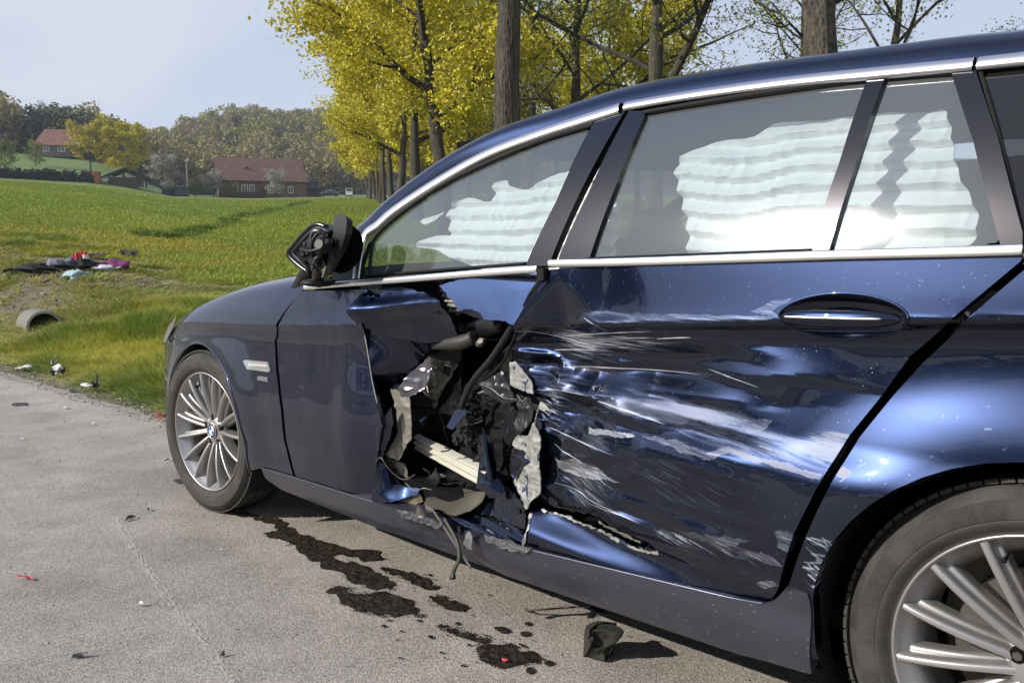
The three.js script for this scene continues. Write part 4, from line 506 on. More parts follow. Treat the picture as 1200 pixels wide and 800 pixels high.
// --- fender below the crease
const archHole = (ax, R, k) => Array.from({ length: 48 }, (_, i) => { const w = i / 48 * 2 * Math.PI; return [ax + Math.cos(w) * R, 0.335 + Math.sin(w) * R * k]; });
const fPoly = (() => { const a = [[349, 342], [332, 366], [324, 384], [321.5, 400], [323, 430], [329, 480], [337, 535], [344, 558], [306, 548]].map(([p, q]) => onSurf(p, q, bodyZ)).map((p) => [p.x, p.y]); const P = []; a.forEach(([x, y]) => { if (y < yCrease(x)) P.push([x, y]); }); const x0 = P[0][0]; P.unshift([x0 + 0.004, yCrease(x0)]); P.push([FRONT + 0.37, 0.24], [FRONT, 0.24], [-3.4, 0.24], [-3.4, yCrease(-3.4)]); for (let x = -3.35; x < x0 - 0.02; x += 0.06) P.push([x, yCrease(x)]); return P; })();
const fender = add('front_fender', panel(fPoly, bodyZ, { h: 0.009, holes: [archHole(FRONT, 0.368, 1)], flange: 0.03 }), paintDusty, 'dusty front wing around the wheel');
// fender crown and bonnet, swept from section to section
const yTop = (x) => pchip([-3.85, -3.6, -3.42, -3.2, -2.9, -2.6, -2.3, -2.0], [0.6, 0.66, 0.735, 0.83, 0.91, 0.958, 0.985, 1.0], x);
function crownPt(x, v) { const W = halfW(x), k = W / 0.925, c = yCrease(x), t = Math.max(yTop(x), c + 0.01); const P = [V(x, c, W - 0.0055), V(x, mix(c, t, 0.4), W - 0.02 * k), V(x, mix(c, t, 0.8), W - 0.058 * k), V(x, t, W - 0.12 * k), V(x, t + 0.01, W - 0.18 * k), V(x, t + 0.03 * k, W * 0.45), V(x, t + 0.04 * k, 0)]; return new THREE.CatmullRomCurve3(P, false, 'centripetal').getPoint(v); }
const xn = (u) => -2.4 - 1.398 * Math.sin(u * Math.PI / 2);
{
  const ys = (x, v) => v;
  const fStart = (v) => pchip([0, 0.25, 0.475, 1], [-2.336, -2.264, -2.2, -2.13], v);
  add('fender_crown', surf(46, 14, (u, v) => crownPt(mix(-3.42, fStart(v), u), v * 4 / 6)), paintDusty, null, fender);
  const bon = surf(50, 24, (u, v) => { const w = mix(4 / 6, 1, v), x = mix(-3.74, -2.2 - 0.06 * v, u); const p = crownPt(x, w); p.y += 0.002; return p; });
  const bonnet = add('bonnet', bon, paint); const br = bon.clone().scale(1, 1, -1); add('bonnet_half', br, paint, null, bonnet); void ys;
  // bumper and nose
  const nose = (sg) => surf(36, 22, (u, v) => { const x = xn(mix(0.51, 1, u)), top = Math.max(yTop(x), 0.0) * 1, y = mix(0.17, Math.min(yCrease(x), top), v); return V(x, y, sg * (bodyZ(Math.max(x, -3.7975), Math.min(y, yCrease(x) - 0.001)))); });
  const b = add('front_bumper', nose(1), paintDusty); add('bumper_half', nose(-1), paint, null, b);
  add('nose_cap', surf(20, 20, (u, v) => { const x = mix(-3.797, -3.4, u); return crownPt(x, v); }), paintDusty, null, b);
  // head lamp sliver
  const hl = [[201, 382], [205, 377], [211, 369], [206, 386], [200, 396], [197, 402], [195, 400]].map(([a2, b2]) => onSurf(a2, b2, bodyZ));
  const c = hl.reduce((s, p) => s.add(p), V()).multiplyScalar(1 / hl.length);
  const hp = [], hi = []; [c, ...hl].forEach((p) => hp.push(p.x - 0.012, p.y, p.z + 0.012)); for (let k = 1; k <= hl.length; k++) hi.push(0, k, k % hl.length + 1);
  add('headlight', geo(hp, hi), phys(0.16, 0.16, 0.14, 0.05, { clearcoat: 1, metalness: 0.4 }));
}
add('door_jamb', tube(spline([[322, 400], [325, 384], [334, 366], [350, 341], [358, 326], [364, 318]].map(([a, b]) => onSurf(a, b, (x, y) => bodyZ(x, y) - 0.05)), 24), 0.03, 8), rubber);
// --- side repeater and badge on the wing
{
  const Z = (x, y) => bodyZ(x, y) + 0.006, lamp = add('side_indicator', panel(pxPoly([[284, 423], [287, 421.5], [313, 424], [316, 434], [314, 436], [289, 432.5]], Z), Z, { h: 0.0025, flange: 0.012 }), phys(0.5, 0.5, 0.5, 0.15, { metalness: 0.6, clearcoat: 1 }));
  add('lens_rim', panel(pxPoly([[290, 425], [311, 427], [313, 430], [291, 429]], (x, y) => Z(x, y) + 0.003), (x, y) => Z(x, y) + 0.003, { h: 0.003, flange: 0.003 }), phys(0.8, 0.78, 0.75, 0.1, { metalness: 0.5, clearcoat: 1 }), null, lamp);
}
// --- rear quarter
const qpPx = [[1199.5, 313], [1129, 378], [1081, 426], [1047, 464], [1008, 512], [978, 560], [957, 601], [944, 630], [925, 686], [947, 695]];
{
  const a = qpPx.map(([p, q]) => onSurf(p, q, bodyZ)).map((p) => [p.x, p.y]); a[0] = [-0.055, yBelt(-0.055) - 0.02];
  const P = [[-0.04, yBelt(-0.04)], ...a, [-0.385, 0.26], [0, 0.26], [0.4, 0.24], [1.08, 0.24], [1.1, yBelt(0.8)], [0.5, yBelt(0.5)], [0.2, yBelt(0.2)]];
  const qm = phys(1, 1, 1, 1, { ...CC, ...drawQuarter(), metalness: 1 });
  add('rear_quarter_panel', panel(P, bodyZ, { h: 0.008, holes: [archHole(0, 0.378, 1.0)], flange: 0.03, uv: (x, y) => [(x + 0.6) / 1.8, (y - 0.2) / 1.0] }), qm, 'scratched rear quarter over the wheel');
  add('rear_quarter_panel', panel(P, bodyZ, { h: 0.03, holes: [archHole(0, 0.378, 1.0)], mirror: true }), paint);
}
function drawQuarter() { const w = 1024, h = 569, cv = document.createElement('canvas'); cv.width = w; cv.height = h; const g = cv.getContext('2d'), r = rng(55); const S = (v) => Math.round(toS(v)); g.fillStyle = `rgb(${NAVY.map(S).join()})`; g.fillRect(0, 0, w, h); const T = (a, b) => { const p = onSurf(a, b, bodyZ); return [(p.x + 0.6) / 1.8 * w, (1 - (p.y - 0.2) / 1.0) * h]; };
  for (let k = 0; k < 48; k++) { const [x, y] = T(940 + r() * 30, 628 + r() * 60); g.strokeStyle = `rgba(${r() < 0.5 ? '190,190,195' : '120,125,140'},${0.35 + 0.5 * r()})`; g.lineWidth = 0.6 + r() * 2.2; g.beginPath(); g.moveTo(x, y); g.lineTo(x + 5 + r() * 14, y - 2 + r() * 14); g.stroke(); }
  for (let k = 0; k < 12; k++) { const [x, y] = T(960 + r() * 240, 500 + r() * 110); g.strokeStyle = `rgba(130,130,135,${0.15 + 0.3 * r()})`; g.lineWidth = 0.5 + r(); g.beginPath(); g.moveTo(x, y); g.lineTo(x + 3 + r() * 9, y - r() * 5 - 1); g.stroke(); }
  const [x, y] = T(984, 552); g.fillStyle = 'rgba(170,175,190,0.75)'; g.beginPath(); g.ellipse(x, y, 12, 4.5, 0.1, 0, 7); g.fill();
  for (let k = 0; k < 300; k++) { g.fillStyle = `rgba(200,200,205,${0.2 + 0.4 * r()})`; g.fillRect(r() * w, r() * h, 1, 1); }
  return bareMaps(cv); }
// --- sill skirt, dark and dusty
const sillZ = (x, y) => bodyZ(x, y) + 0.004 - 0.012 * sstep(-1.25, -1.42, x) * sstep(-1.9, -1.6, x) * (1 + 0.8 * ridge(x * 12, y * 15, 131));
{
  const P = [[306, 549], [345, 560], [400, 577], [437, 588], [470, 598], [500, 606], [520, 615], [535, 625], [560, 631], [590, 637], [612, 643], [700, 664], [800, 688], [860, 702], [895, 708], [908, 704], [917, 694], [929, 691], [948, 698], [950, 745], [951, 790], [867, 767], [760, 731], [600, 677], [536, 652], [400, 602], [330, 574], [311, 561]];
  add('sill_skirt', panel(pxPoly(P, sillZ), sillZ, { h: 0.008, flange: 0.05 }), sillMat, 'dark dusty sill skirt, cracked below the B-pillar');
  const line = [[437, 588], [400, 576.5], [347, 560], [306, 548.5]].map(([a, b]) => onSurf(a, b, sillZ)); add('sill_trim', strip(line, nrmOf(sillZ), 0.0035, 0.002, 30), phys(0.16, 0.16, 0.18, 0.35, { metalness: 0.8 }));
  const line2 = [[612, 642], [700, 663], [800, 687], [860, 701], [894, 707]].map(([a, b]) => onSurf(a, b, sillZ)); add('sill_trim', strip(line2, nrmOf(sillZ), 0.0035, 0.002, 40), phys(0.2, 0.2, 0.26, 0.35, { metalness: 0.8 }));
  // rocker box behind everything, floor of the cabin
  add('floor_pan', merge([box(2.3, 0.1, 1.66, -1.45, 0.25, 0), box(2.2, 0.12, 0.07, -1.45, 0.29, 0.795), box(2.2, 0.12, 0.07, -1.45, 0.29, -0.795), box(1.2, 0.1, 1.3, 0.5, 0.3, 0), box(0.9, 0.12, 1.1, -3.1, 0.26, 0)]), darkIn);
}
// --- undamaged right flank
{
  const lower = [[-3.4, 0.24], [1.05, 0.24], [1.08, yBelt(0.8)], [-2.1, yBelt(-2.1)], [-2.12, yCrease(-2.12)], [-3.4, yCrease(-3.4)]];
  add('right_flank', panel(lower, bodyZ, { h: 0.03, holes: [archHole(FRONT, 0.368, 1), archHole(0, 0.378, 1)], mirror: true }), paint);
  add('right_fender_crown', surf(30, 10, (u, v) => { const p = crownPt(mix(-3.42, -2.12, u), v * 4 / 6); p.z *= -1; return p; }), paint);
}
// --- glass house
const gPx = { front: [[437, 281], [460, 259], [517, 219], [583, 187], [640, 164], [693, 148], [652, 234], [615, 311], [520, 318], [421, 327], [428, 300]], rear: [[752, 135], [800, 126], [900, 110], [1018, 93], [985, 190], [951, 294], [820, 299], [690, 304], [718, 220]], quarter: [[1034, 90], [1119, 86], [1140, 160], [1175, 289], [1080, 292], [971, 294], [1000, 195]] };
const winFront = add('window_pane', pp(gPx.front, glassZ, { h: 0.02, flange: 0 }), glassMat, 'front door window'), winRear = add('window_pane', pp(gPx.rear, glassZ, { h: 0.02, flange: 0 }), glassMat, 'rear door window'), winQ = add('window_pane', pp(gPx.quarter, glassZ, { h: 0.02, flange: 0 }), glassMat, 'fixed pane behind the rear door window'); void winFront; void winRear; void winQ;
{
  const f = frameZ(0.012), k = frameZ(0.008), frames = [
    ['door_frame', [[694, 147], [697, 141], [731, 125], [732, 131], [643, 311], [615, 313], [652, 235]], glossBlack],
    ['door_frame', [[737, 130], [752, 130], [756, 135], [720, 222], [690, 305], [653, 306], [690, 225]], glossBlack],
    ['door_frame', [[1016, 94], [1030, 88], [1037, 91], [1002, 195], [972, 294], [950, 295], [984, 190]], glossBlack],
    ['door_frame', [[1116, 87], [1119, 80], [1143, 79], [1170, 160], [1199, 272], [1199, 288], [1174, 290], [1141, 165]], glossBlack]];
  for (const [n, P, m] of frames) add(n, pp(P, f, { h: 0.008, flange: 0.02 }), m);
  // black seals round the panes
  const seal = (P, w = 0.012) => strip(P.map(([a, b]) => onSurf(a, b, k)), nrmOf(k), w, 0.006, 60);
  add('window_seal', seal([[420, 328], [430, 295], [438, 279], [460, 257], [517, 217], [583, 185], [640, 162], [696, 145]], 0.016), rubber); add('window_seal', seal([[754, 132], [800, 124], [900, 108], [1018, 91]]), rubber); add('window_seal', seal([[1036, 89], [1118, 84]]), rubber);
  add('window_seal', seal([[422, 324], [520, 316], [616, 309]], 0.009), rubber); add('window_seal', seal([[690, 303], [820, 298], [951, 293]], 0.006), rubber);
  // bright trim over the windows
  const c = frameZ(0.014), trim = (P, w, n = 70) => strip(P.map(([a, b]) => onSurf(a, b, c)), nrmOf(c), w, 0.008, n, 8);
  add('window_trim', trim([[417, 327], [421, 300], [428, 275], [441, 264.5], [457, 250], [512, 213], [570, 180.5], [628, 158], [680, 141], [727, 126.5]], (t) => 0.036 - 0.004 * t), satin, 'bright roof line trim over the front window');
  add('window_trim', trim([[733, 124.5], [800, 113], [920, 96.5], [1040, 84.5], [1142, 75]], 0.027), satin, 'bright roof line trim over the rear door'); add('window_trim', trim([[1147, 74.5], [1180, 71], [1230, 66], [1330, 60], [1440, 57]], 0.027), satin);
  const bz = (x, y) => bodyZ(x, Math.min(y, yBelt(x))) + 0.004, belt = (P, w) => strip(P.map(([a, b]) => onSurf(a, b, bz)), nrmOf((x, y) => bodyZ(x, y)), w, 0.006, 60, 8);
  add('belt_trim', belt([[357, 336.5], [398, 333], [470, 327.5], [560, 320], [630, 315]], 0.019), chrome, 'bright waist trim under the front window'); add('belt_trim', belt([[644, 308.5], [720, 307], [850, 303], [970, 299], [1100, 295.5], [1199, 292.5]], 0.019), chrome, 'bright waist trim under the rear windows'); add('belt_trim', belt([[1203, 292.5], [1300, 291], [1450, 290]], 0.019), chrome);
  // luggage window and its pillar behind the doors
  add('window_pane', pp([[1152, 80], [1300, 66], [1520, 70], [1500, 288], [1206, 288]], glassZ, { h: 0.03, flange: 0 }), phys(0.1, 0.1, 0.1, 0, { transmission: 0.9, thickness: 0, ior: 1.6 }), 'dark luggage compartment window');
  add('pillar_seal', strip([[1146, 72], [1170, 155], [1203, 292]].map(([a, b]) => onSurf(a, b, frameZ(0.004))), nrmOf(glassZ), 0.009, 0.004, 30), rubber);
  // dark divider and sail panel at the foot of the A-pillar
  add('sail_panel', pp([[401, 288], [409, 279], [417, 272], [418, 300], [414, 329], [388, 332], [392, 310]], frameZ(0.008), { h: 0.008, flange: 0.02 }), blackPlastic);
  add('window_divider', strip([[437, 284], [434, 304], [433, 326]].map(([a, b]) => onSurf(a, b, frameZ(0.004))), nrmOf(glassZ), 0.014, 0.005, 20), blackPlastic);
  // the same openings on the far side
  const far = [[-2.0, 1.0], [-1.2, 1.36], [0.6, 1.36], [0.95, 1.08], [0, 1.06]];
  const fz = (P, o) => panel(P.map(([x, y]) => [x, y]), glassZ, { h: 0.04, mirror: true, flange: 0, ...o });
  add('window_pane', fz([[-2.05, 0.985], [-1.85, 1.12], [-1.35, 1.35], [0.55, 1.37], [0.9, 1.07], [0, 1.05], [-1, 1.02]]), phys(0.03, 0.035, 0.04, 0.02, { clearcoat: 1 }), 'far side windows');
  for (const [x, w] of [[-1.05, 0.14], [-0.25, 0.06], [0.15, 0.12]]) add('far_pillar', fz([[x, 1.02], [x + w, 1.02], [x + w + 0.12, 1.4], [x + 0.12, 1.4]]), glossBlack); void far;
}
// --- roof, A-pillar, windscreen
{
  const rail = [[402, 292, 0.845, 0.80], [420, 274, 0.835, 0.79], [437, 261.5, 0.825, 0.775], [455, 246.5, 0.81, 0.76], [500, 214.5, 0.785, 0.73], [550, 184, 0.765, 0.7], [600, 162, 0.745, 0.67], [660, 143, 0.73, 0.64], [730, 121.5, 0.72, 0.62], [820, 106, 0.715, 0.615], [920, 92, 0.71, 0.61], [1040, 80, 0.705, 0.605], [1142, 70.5, 0.705, 0.605], [1200, 66, 0.705, 0.605]];
  const sil = [[398, 290], [414, 270], [431, 256.5], [449, 241], [493, 207], [543, 175.5], [593, 149.5], [655, 129], [735, 104], [825, 85], [920, 71], [1040, 54.5], [1142, 41], [1200, 35]];
  const A = rail.map(([a, b, z]) => onZ(a, b, z)), B = sil.map(([a, b], i) => onZ(a, b, rail[i][3]));
  for (const x of [0.1, 0.35, 0.6, 0.82]) { const a = A[A.length - 1].clone(); a.x = x; a.y -= 0.02 * Math.max(0, x); a.z -= 0.03 * Math.max(0, x); A.push(a); const t = B[13].clone(); t.x = x; t.y -= 0.03 * Math.max(0, x); t.z -= 0.03 * Math.max(0, x); B.push(t); }
  const ca = new THREE.CatmullRomCurve3(A, false, 'centripetal'), cb = new THREE.CatmullRomCurve3(B, false, 'centripetal');
  const edge = (sg) => surf(110, 10, (u, v) => { const a = ca.getPoint(u), b = cb.getPoint(u), m = a.clone().lerp(b, v), n = V(0, 0.6, 1).normalize(); m.addScaledVector(n, 0.018 * Math.sin(v * Math.PI) * sstep(0, 0.3, u) + 0.008 * Math.sin(v * Math.PI)); m.z *= sg; return m; });
  const roof = add('roof', edge(1), paint); add('roof_edge', edge(-1), paint, null, roof);
  const u0 = 5.2 / (A.length - 1);
  add('roof_skin', surf(60, 24, (u, v) => { const b = cb.getPoint(mix(u0, 1, u)), z = b.z * (1 - 2 * v), k = 1 - Math.pow(z / b.z, 2); return V(b.x - 0.16 * k * (1 - sstep(0, 0.25, u)) + 0.08 * k * sstep(0.8, 1, u), b.y + 0.022 * k + 0.0 * u, z); }), paint, null, roof);
  add('windscreen', surf(30, 24, (u, v) => { const b = cb.getPoint(mix(0.02, u0, u)), z = b.z * (1 - 2 * v), k = 1 - Math.pow(z / b.z, 2); return V(b.x - mix(0.24, 0.16, u) * k, b.y + 0.022 * k * u, z); }), glassMat);
  const e = cb.getPoint(1);
  const gate = add('tailgate', surf(20, 24, (u, v) => { const z = e.z * (1 - 2 * v) * mix(1, 1.2, u), k = 1 - Math.pow((1 - 2 * v), 2); return V(mix(e.x + 0.08 * k, 1.06 + 0.06 * k, Math.pow(u, 0.8)), mix(e.y + 0.022 * k, 0.62, u), z); }), paint);
  add('rear_window', surf(12, 20, (u, v) => { const z = e.z * (1 - 2 * v) * mix(0.93, 1.02, u), k = 1 - Math.pow((1 - 2 * v), 2), w = mix(0.1, 0.5, u); return V(mix(e.x + 0.08 * k, 1.06 + 0.06 * k, Math.pow(w, 0.8)) + 0.006, mix(e.y + 0.022 * k, 0.62, w), z); }), glossBlack, null, gate);
  const rb = (sg) => surf(20, 14, (u, v) => { const x = mix(0.7, 1.1095, Math.sin(u * Math.PI / 2)), y = mix(0.24, 0.8, v); return V(x, y, sg * (u > 0.999 ? 0 : bodyZ(x, y))); });
  const bb = add('rear_bumper', rb(1), paint); add('bumper_half', rb(-1), paint, null, bb);
}
// --- cabin
{
  const seat = (x, z) => { const s = add('seat', merge([new THREE.SphereGeometry(1, 20, 12).scale(0.28, 0.1, 0.25).translate(x, 0.5, z), new THREE.SphereGeometry(1, 20, 14).scale(0.1, 0.36, 0.25).rotateZ(-0.28).translate(x + 0.33, 0.8, z)]), std(0.02, 0.02, 0.021, 0.8)); add('headrest', new THREE.SphereGeometry(1, 16, 10).scale(0.06, 0.08, 0.13).translate(x + 0.44, 1.1, z), std(0.02, 0.02, 0.021, 0.8), null, s); };
  seat(-1.55, 0.38); seat(-1.55, -0.38);
  add('rear_bench', merge([new THREE.SphereGeometry(1, 20, 12).scale(0.28, 0.1, 0.62).translate(-0.5, 0.52, 0), new THREE.SphereGeometry(1, 20, 14).scale(0.1, 0.34, 0.64).rotateZ(-0.3).translate(-0.15, 0.8, 0)]), std(0.02, 0.02, 0.021, 0.8));
  add('dashboard', new THREE.CapsuleGeometry(0.16, 1.1, 6, 14).rotateX(Math.PI / 2).scale(1.3, 0.8, 1).translate(-2.05, 0.86, 0), blackPlastic);
  add('steering_wheel', new THREE.TorusGeometry(0.18, 0.017, 8, 28).rotateY(Math.PI / 2 - 0.35).translate(-1.78, 0.92, 0.38), blackPlastic);
  add('inner_trim', merge([box(1.0, 0.62, 0.02, -0.55, 0.66, 0.66), box(0.8, 0.62, 0.02, -2.0, 0.66, 0.7), box(2.7, 0.6, 0.02, -0.9, 0.66, -0.78), box(1.5, 0.02, 1.3, 0.4, 0.75, 0), box(0.02, 0.6, 1.5, -2.3, 0.6, 0), box(2.0, 0.02, 1.15, -0.75, 1.405, 0)]), darkIn);
}
// --- curtain air bags behind the panes
{
  const zig = (t) => { const f = t - Math.floor(t); return f < 0.4 ? f / 0.4 : (1 - f) / 0.6; };
  const bag = (P, base, amp, seed, per = 0.04) => { const Z = (x, y) => glassZ(x, y) - base + amp * zig((y + 0.05 * x + 0.012 * noise(x * 6, y * 5, seed)) / per) + 0.012 * fbm(x * 7, y * 5, 3, seed + 1) + 0.007 * (ridge(x * 13, y * 17, seed + 2) - 0.5) * sstep(-0.3, 0.4, noise(x * 4, y * 4, seed + 5)) + 0.005 * ridge(x * 34, y * 30, seed + 3); return panel(smoothPoly(pxPoly(P, Z), 3), Z, { h: 0.005, flange: 0.003 }); };
  add('curtain_airbag', bag([[720, 170], [690, 197], [655, 203], [620, 222], [602, 220], [594, 211], [580, 213], [576, 236], [555, 232], [533, 234], [525, 248], [530, 274], [512, 276], [487, 288], [510, 292], [540, 306], [570, 316], [660, 318], [720, 300]], 0.08, 0.018, 141), airbagMat, 'white deployed air bag behind the front window');
  add('airbag_fold', bag([[493, 258], [512, 252], [522, 246], [512, 256], [497, 263]], 0.045, 0.01, 151), airbagMat); 
  const B = add('curtain_airbag', bag([[796, 190], [812, 176], [850, 165], [884, 160], [903, 147], [960, 142], [1010, 136], [1040, 133], [1090, 131], [1108, 128], [1116, 150], [1124, 200], [1148, 252], [1140, 285], [1100, 300], [1000, 306], [930, 309], [870, 306], [812, 306], [805, 270], [799, 230]], 0.12, 0.022, 161, 0.042), airbagMat, 'white deployed air bag behind the rear windows');
  void B;
}
// --- wheels
const tyreMat = phys(1, 1, 1, 0.8, { map: texture(512, 256, (i, j) => { const d = 0.3 + 0.35 * tileN(i, j, 256, 5, 4, 171) + 0.2 * (h2(i >> 1, j >> 1, 4) - 0.5); const v = mix(0.01, 0.085, clamp(d, 0, 1)); return [toS(v * 1.05), toS(v * 0.98), toS(v * 0.88)]; }) });
tyreMat.map.repeat.set(4, 1);
const alloy = phys(0.4, 0.39, 0.38, 0.4, { metalness: 0.75, clearcoat: 0.3, clearcoatRoughness: 0.2 });
const discMat = phys(0.12, 0.11, 0.1, 0.5, { metalness: 0.7 });
const font = await new FontLoader().loadAsync('fonts/droid/droid_sans_bold.typeface.json');
const text3 = (s, size, depth = 0.0015) => { const g = new TextGeometry(s, { font, size, depth, curveSegments: 3, bevelEnabled: false }); g.computeBoundingBox(); const b = g.boundingBox; g.translate(-(b.max.x + b.min.x) / 2, -(b.max.y + b.min.y) / 2, 0); return g; };
function wheel(x, z, steer, spin, side) {
  const w = new THREE.Group(); w.name = 'wheel'; w.position.set(x - BASE.x, 0.338, z); w.rotation.y = steer; if (side < 0) w.rotation.y += Math.PI; car.add(w);
  const lathe = (pts, n = 96) => new THREE.LatheGeometry(pts.map(([r, a]) => new THREE.Vector2(r, a)), n).rotateX(Math.PI / 2);
  // local +z is the outer face; z = 0 is the outermost rubber
  part(w, 'tyre', lathe([[0.236, -0.215], [0.262, -0.232], [0.3, -0.238], [0.325, -0.228], [0.3365, -0.2], [0.338, -0.12], [0.334, -0.055], [0.328, -0.025], [0.321, -0.012], [0.31, -0.0045], [0.3085, -0.002], [0.305, -0.002], [0.3035, -0.0025], [0.29, 0.0], [0.275, -0.001], [0.2735, -0.0035], [0.271, -0.0035], [0.2695, -0.0015], [0.262, -0.005], [0.2535, -0.0125], [0.25, -0.017], [0.244, -0.016], [0.238, -0.024]], 128), tyreMat);
  const tr = []; for (let k = 0; k < 84; k++) { const a = k / 84 * 2 * Math.PI; tr.push(new THREE.BoxGeometry(0.0208, 0.007, 0.034).rotateX(-0.22).translate(0, 0.3315, -0.036).rotateX(0).applyMatrix4(new THREE.Matrix4().makeRotationZ(a))); }
  part(w, 'tread_blocks', merge(tr), tyreMat);
  for (const zz of [-0.08, -0.12, -0.16]) part(w, 'tread_groove', new THREE.TorusGeometry(0.3378, 0.003, 4, 90).translate(0, 0, zz), rubber);
  part(w, 'rim', lathe([[0.236, -0.21], [0.222, -0.19], [0.205, -0.13], [0.207, -0.07], [0.218, -0.048], [0.229, -0.034], [0.2375, -0.024], [0.2415, -0.014], [0.2445, -0.011], [0.2475, -0.0135], [0.2475, -0.02], [0.24, -0.03]], 120), alloy);
  // spoke: tall tapering blade with a lower shoulder on one side
  const blade = (w0, w1, r0, r1, zo, dz, off) => surf(14, 10, (u, v) => { const r = mix(r0, r1, u), wd = mix(w0, w1, u) / 2, k = v * 4; const zt = zo - 0.034 * Math.pow(1 - u, 1.6) + 0.004 * Math.sin(u * 3.14); let px, pz; if (k <= 1) { px = -wd; pz = mix(zt - dz, zt - 0.003, k); } else if (k <= 2) { px = mix(-wd, -wd * 0.4, k - 1); pz = mix(zt - 0.003, zt, k - 1); } else if (k <= 3) { px = mix(-wd * 0.4, wd, k - 2); pz = mix(zt, zt - 0.003, k - 2); } else { px = wd; pz = mix(zt - 0.003, zt - dz, k - 3); } return V(px + off * mix(0.6, 1, u), r, pz); });
  const sg = merge([blade(0.017, 0.0155, 0.045, 0.2395, -0.0155, 0.045, 0), blade(0.016, 0.014, 0.05, 0.224, -0.04, 0.03, 0.0105)]);
  for (let k = 0; k < 15; k++) { const s = part(w, 'spoke', sg, alloy); s.rotation.z = spin + k / 15 * 2 * Math.PI; }
  const hub = part(w, 'hub', lathe([[0.0, -0.043], [0.034, -0.043], [0.037, -0.046], [0.045, -0.044], [0.06, -0.05], [0.072, -0.06], [0.074, -0.09], [0, -0.09]], 60), alloy); void hub;
  for (let k = 0; k < 5; k++) { const a = spin + 0.21 + k / 5 * 2 * Math.PI; part(w, 'bolt_hole', new THREE.CylinderGeometry(0.0135, 0.0135, 0.02, 18).rotateX(Math.PI / 2).translate(Math.cos(a) * 0.056, Math.sin(a) * 0.056, -0.054), darkIn); part(w, 'wheel_bolt', new THREE.CylinderGeometry(0.008, 0.008, 0.01, 6).rotateX(Math.PI / 2).translate(Math.cos(a) * 0.056, Math.sin(a) * 0.056, -0.0465), discMat); }
  // centre cap with its ring and quartered disc
  part(w, 'centre_cap', lathe([[0, -0.0395], [0.0325, -0.0395], [0.0335, -0.0415], [0.0335, -0.046]], 48), phys(0.01, 0.01, 0.012, 0.2, { clearcoat: 1 }));
  part(w, 'cap_ring', new THREE.TorusGeometry(0.0325, 0.0012, 6, 48).translate(0, 0, -0.0393), chrome); part(w, 'cap_ring', new THREE.TorusGeometry(0.0198, 0.0009, 6, 40).translate(0, 0, -0.0388), chrome);
  for (let q = 0; q < 4; q++) part(w, 'cap_quarter', new THREE.CircleGeometry(0.019, 14, q * Math.PI / 2 + spin * 0, Math.PI / 2).translate(0, 0, -0.0387), q % 2 ? phys(0.02, 0.15, 0.5, 0.2, { clearcoat: 1 }) : phys(0.75, 0.76, 0.77, 0.2, { clearcoat: 1 }));
  ['B', 'M', 'W'].forEach((c, i) => { const g = text3(c, 0.0085, 0.0006), a = Math.PI / 2 + (1 - i) * 0.85; g.rotateZ(a - Math.PI / 2).translate(Math.cos(a) * 0.026, Math.sin(a) * 0.026, -0.0392); part(w, 'cap_letter', g, chrome); });
  part(w, 'brake_disc', lathe([[0.06, -0.11], [0.165, -0.11], [0.168, -0.115], [0.168, -0.135], [0.06, -0.135]], 60), discMat);
  const cal = part(w, 'brake_caliper', new THREE.TorusGeometry(0.15, 0.035, 10, 20, 1.1).scale(1, 1, 1.1).rotateZ(side > 0 ? -0.5 : 2.4).translate(0, 0, -0.12), phys(0.22, 0.21, 0.19, 0.45, { metalness: 0.5 })); void cal;
  part(w, 'inner_barrel', lathe([[0.0, -0.2], [0.21, -0.2]], 40), discMat);
  // raised letters on the sidewall
  const ring = (s, a0, r, sz) => [...s].forEach((c, i) => { if (c === ' ') return; const g = text3(c, sz, 0.0012), a = a0 - i * sz * 0.98 / r; g.rotateZ(a - Math.PI / 2).translate(Math.cos(a) * r, Math.sin(a) * r, -0.0018); part(w, 'tyre_letter', g, std(0.09, 0.088, 0.083, 0.8)); });
  if (side > 0) { ring('DUNLOP', x < -1 ? 2.0 : 0.9, 0.289, 0.02); ring('SP SPORT', 5.4, 0.289, 0.014); }
  const v = part(w, 'valve', tube([V(0, 0.206, -0.06), V(0, 0.2, -0.03)], 0.004, 8), blackPlastic); v.rotation.z = spin + 0.35;
  shadow(w); return w;
}
wheel(FRONT, 0.902, 4.1 * D2R, 0.12, 1); wheel(0, 0.9, 0, 0.04, 1); wheel(FRONT, -0.902, 4.1 * D2R, 0.3, -1); wheel(0, -0.9, 0, 0.5, -1);
// wheel housings
for (const [ax, R] of [[FRONT, 0.38], [0, 0.39]]) for (const sg of [1, -1]) add('wheel_housing', merge([surf(30, 2, (u, v) => { const w = mix(-0.55, Math.PI + 0.55, u); return V(ax + Math.cos(w) * R, 0.335 + Math.sin(w) * R, sg * mix(0.885, 0.5, v)); }), surf(4, 4, (u, v) => V(ax + mix(-R, R, u), mix(0.1, 0.335 + R, v), sg * 0.52))]), std(0.006, 0.006, 0.006, 0.95));
add('arch_lip', tube(Array.from({ length: 40 }, (_, i) => { const w = mix(-0.28, Math.PI + 0.3, i / 39), x = FRONT + Math.cos(w) * 0.372, y = 0.335 + Math.sin(w) * 0.372; return V(x, y, bodyZ(x, y) - 0.001); }), 0.006, 6, false), paintDusty, null, fender);
// badge
{ const p = onSurf(308, 443.5, bodyZ), n = nrmOf(bodyZ)(p); const g = text3('xDRIVE', 0.016, 0.002); const m = add('badge', g.rotateY(Math.atan2(n.x, n.z)).translate(p.x, p.y, p.z + 0.002), chrome, null, fender); void m; }
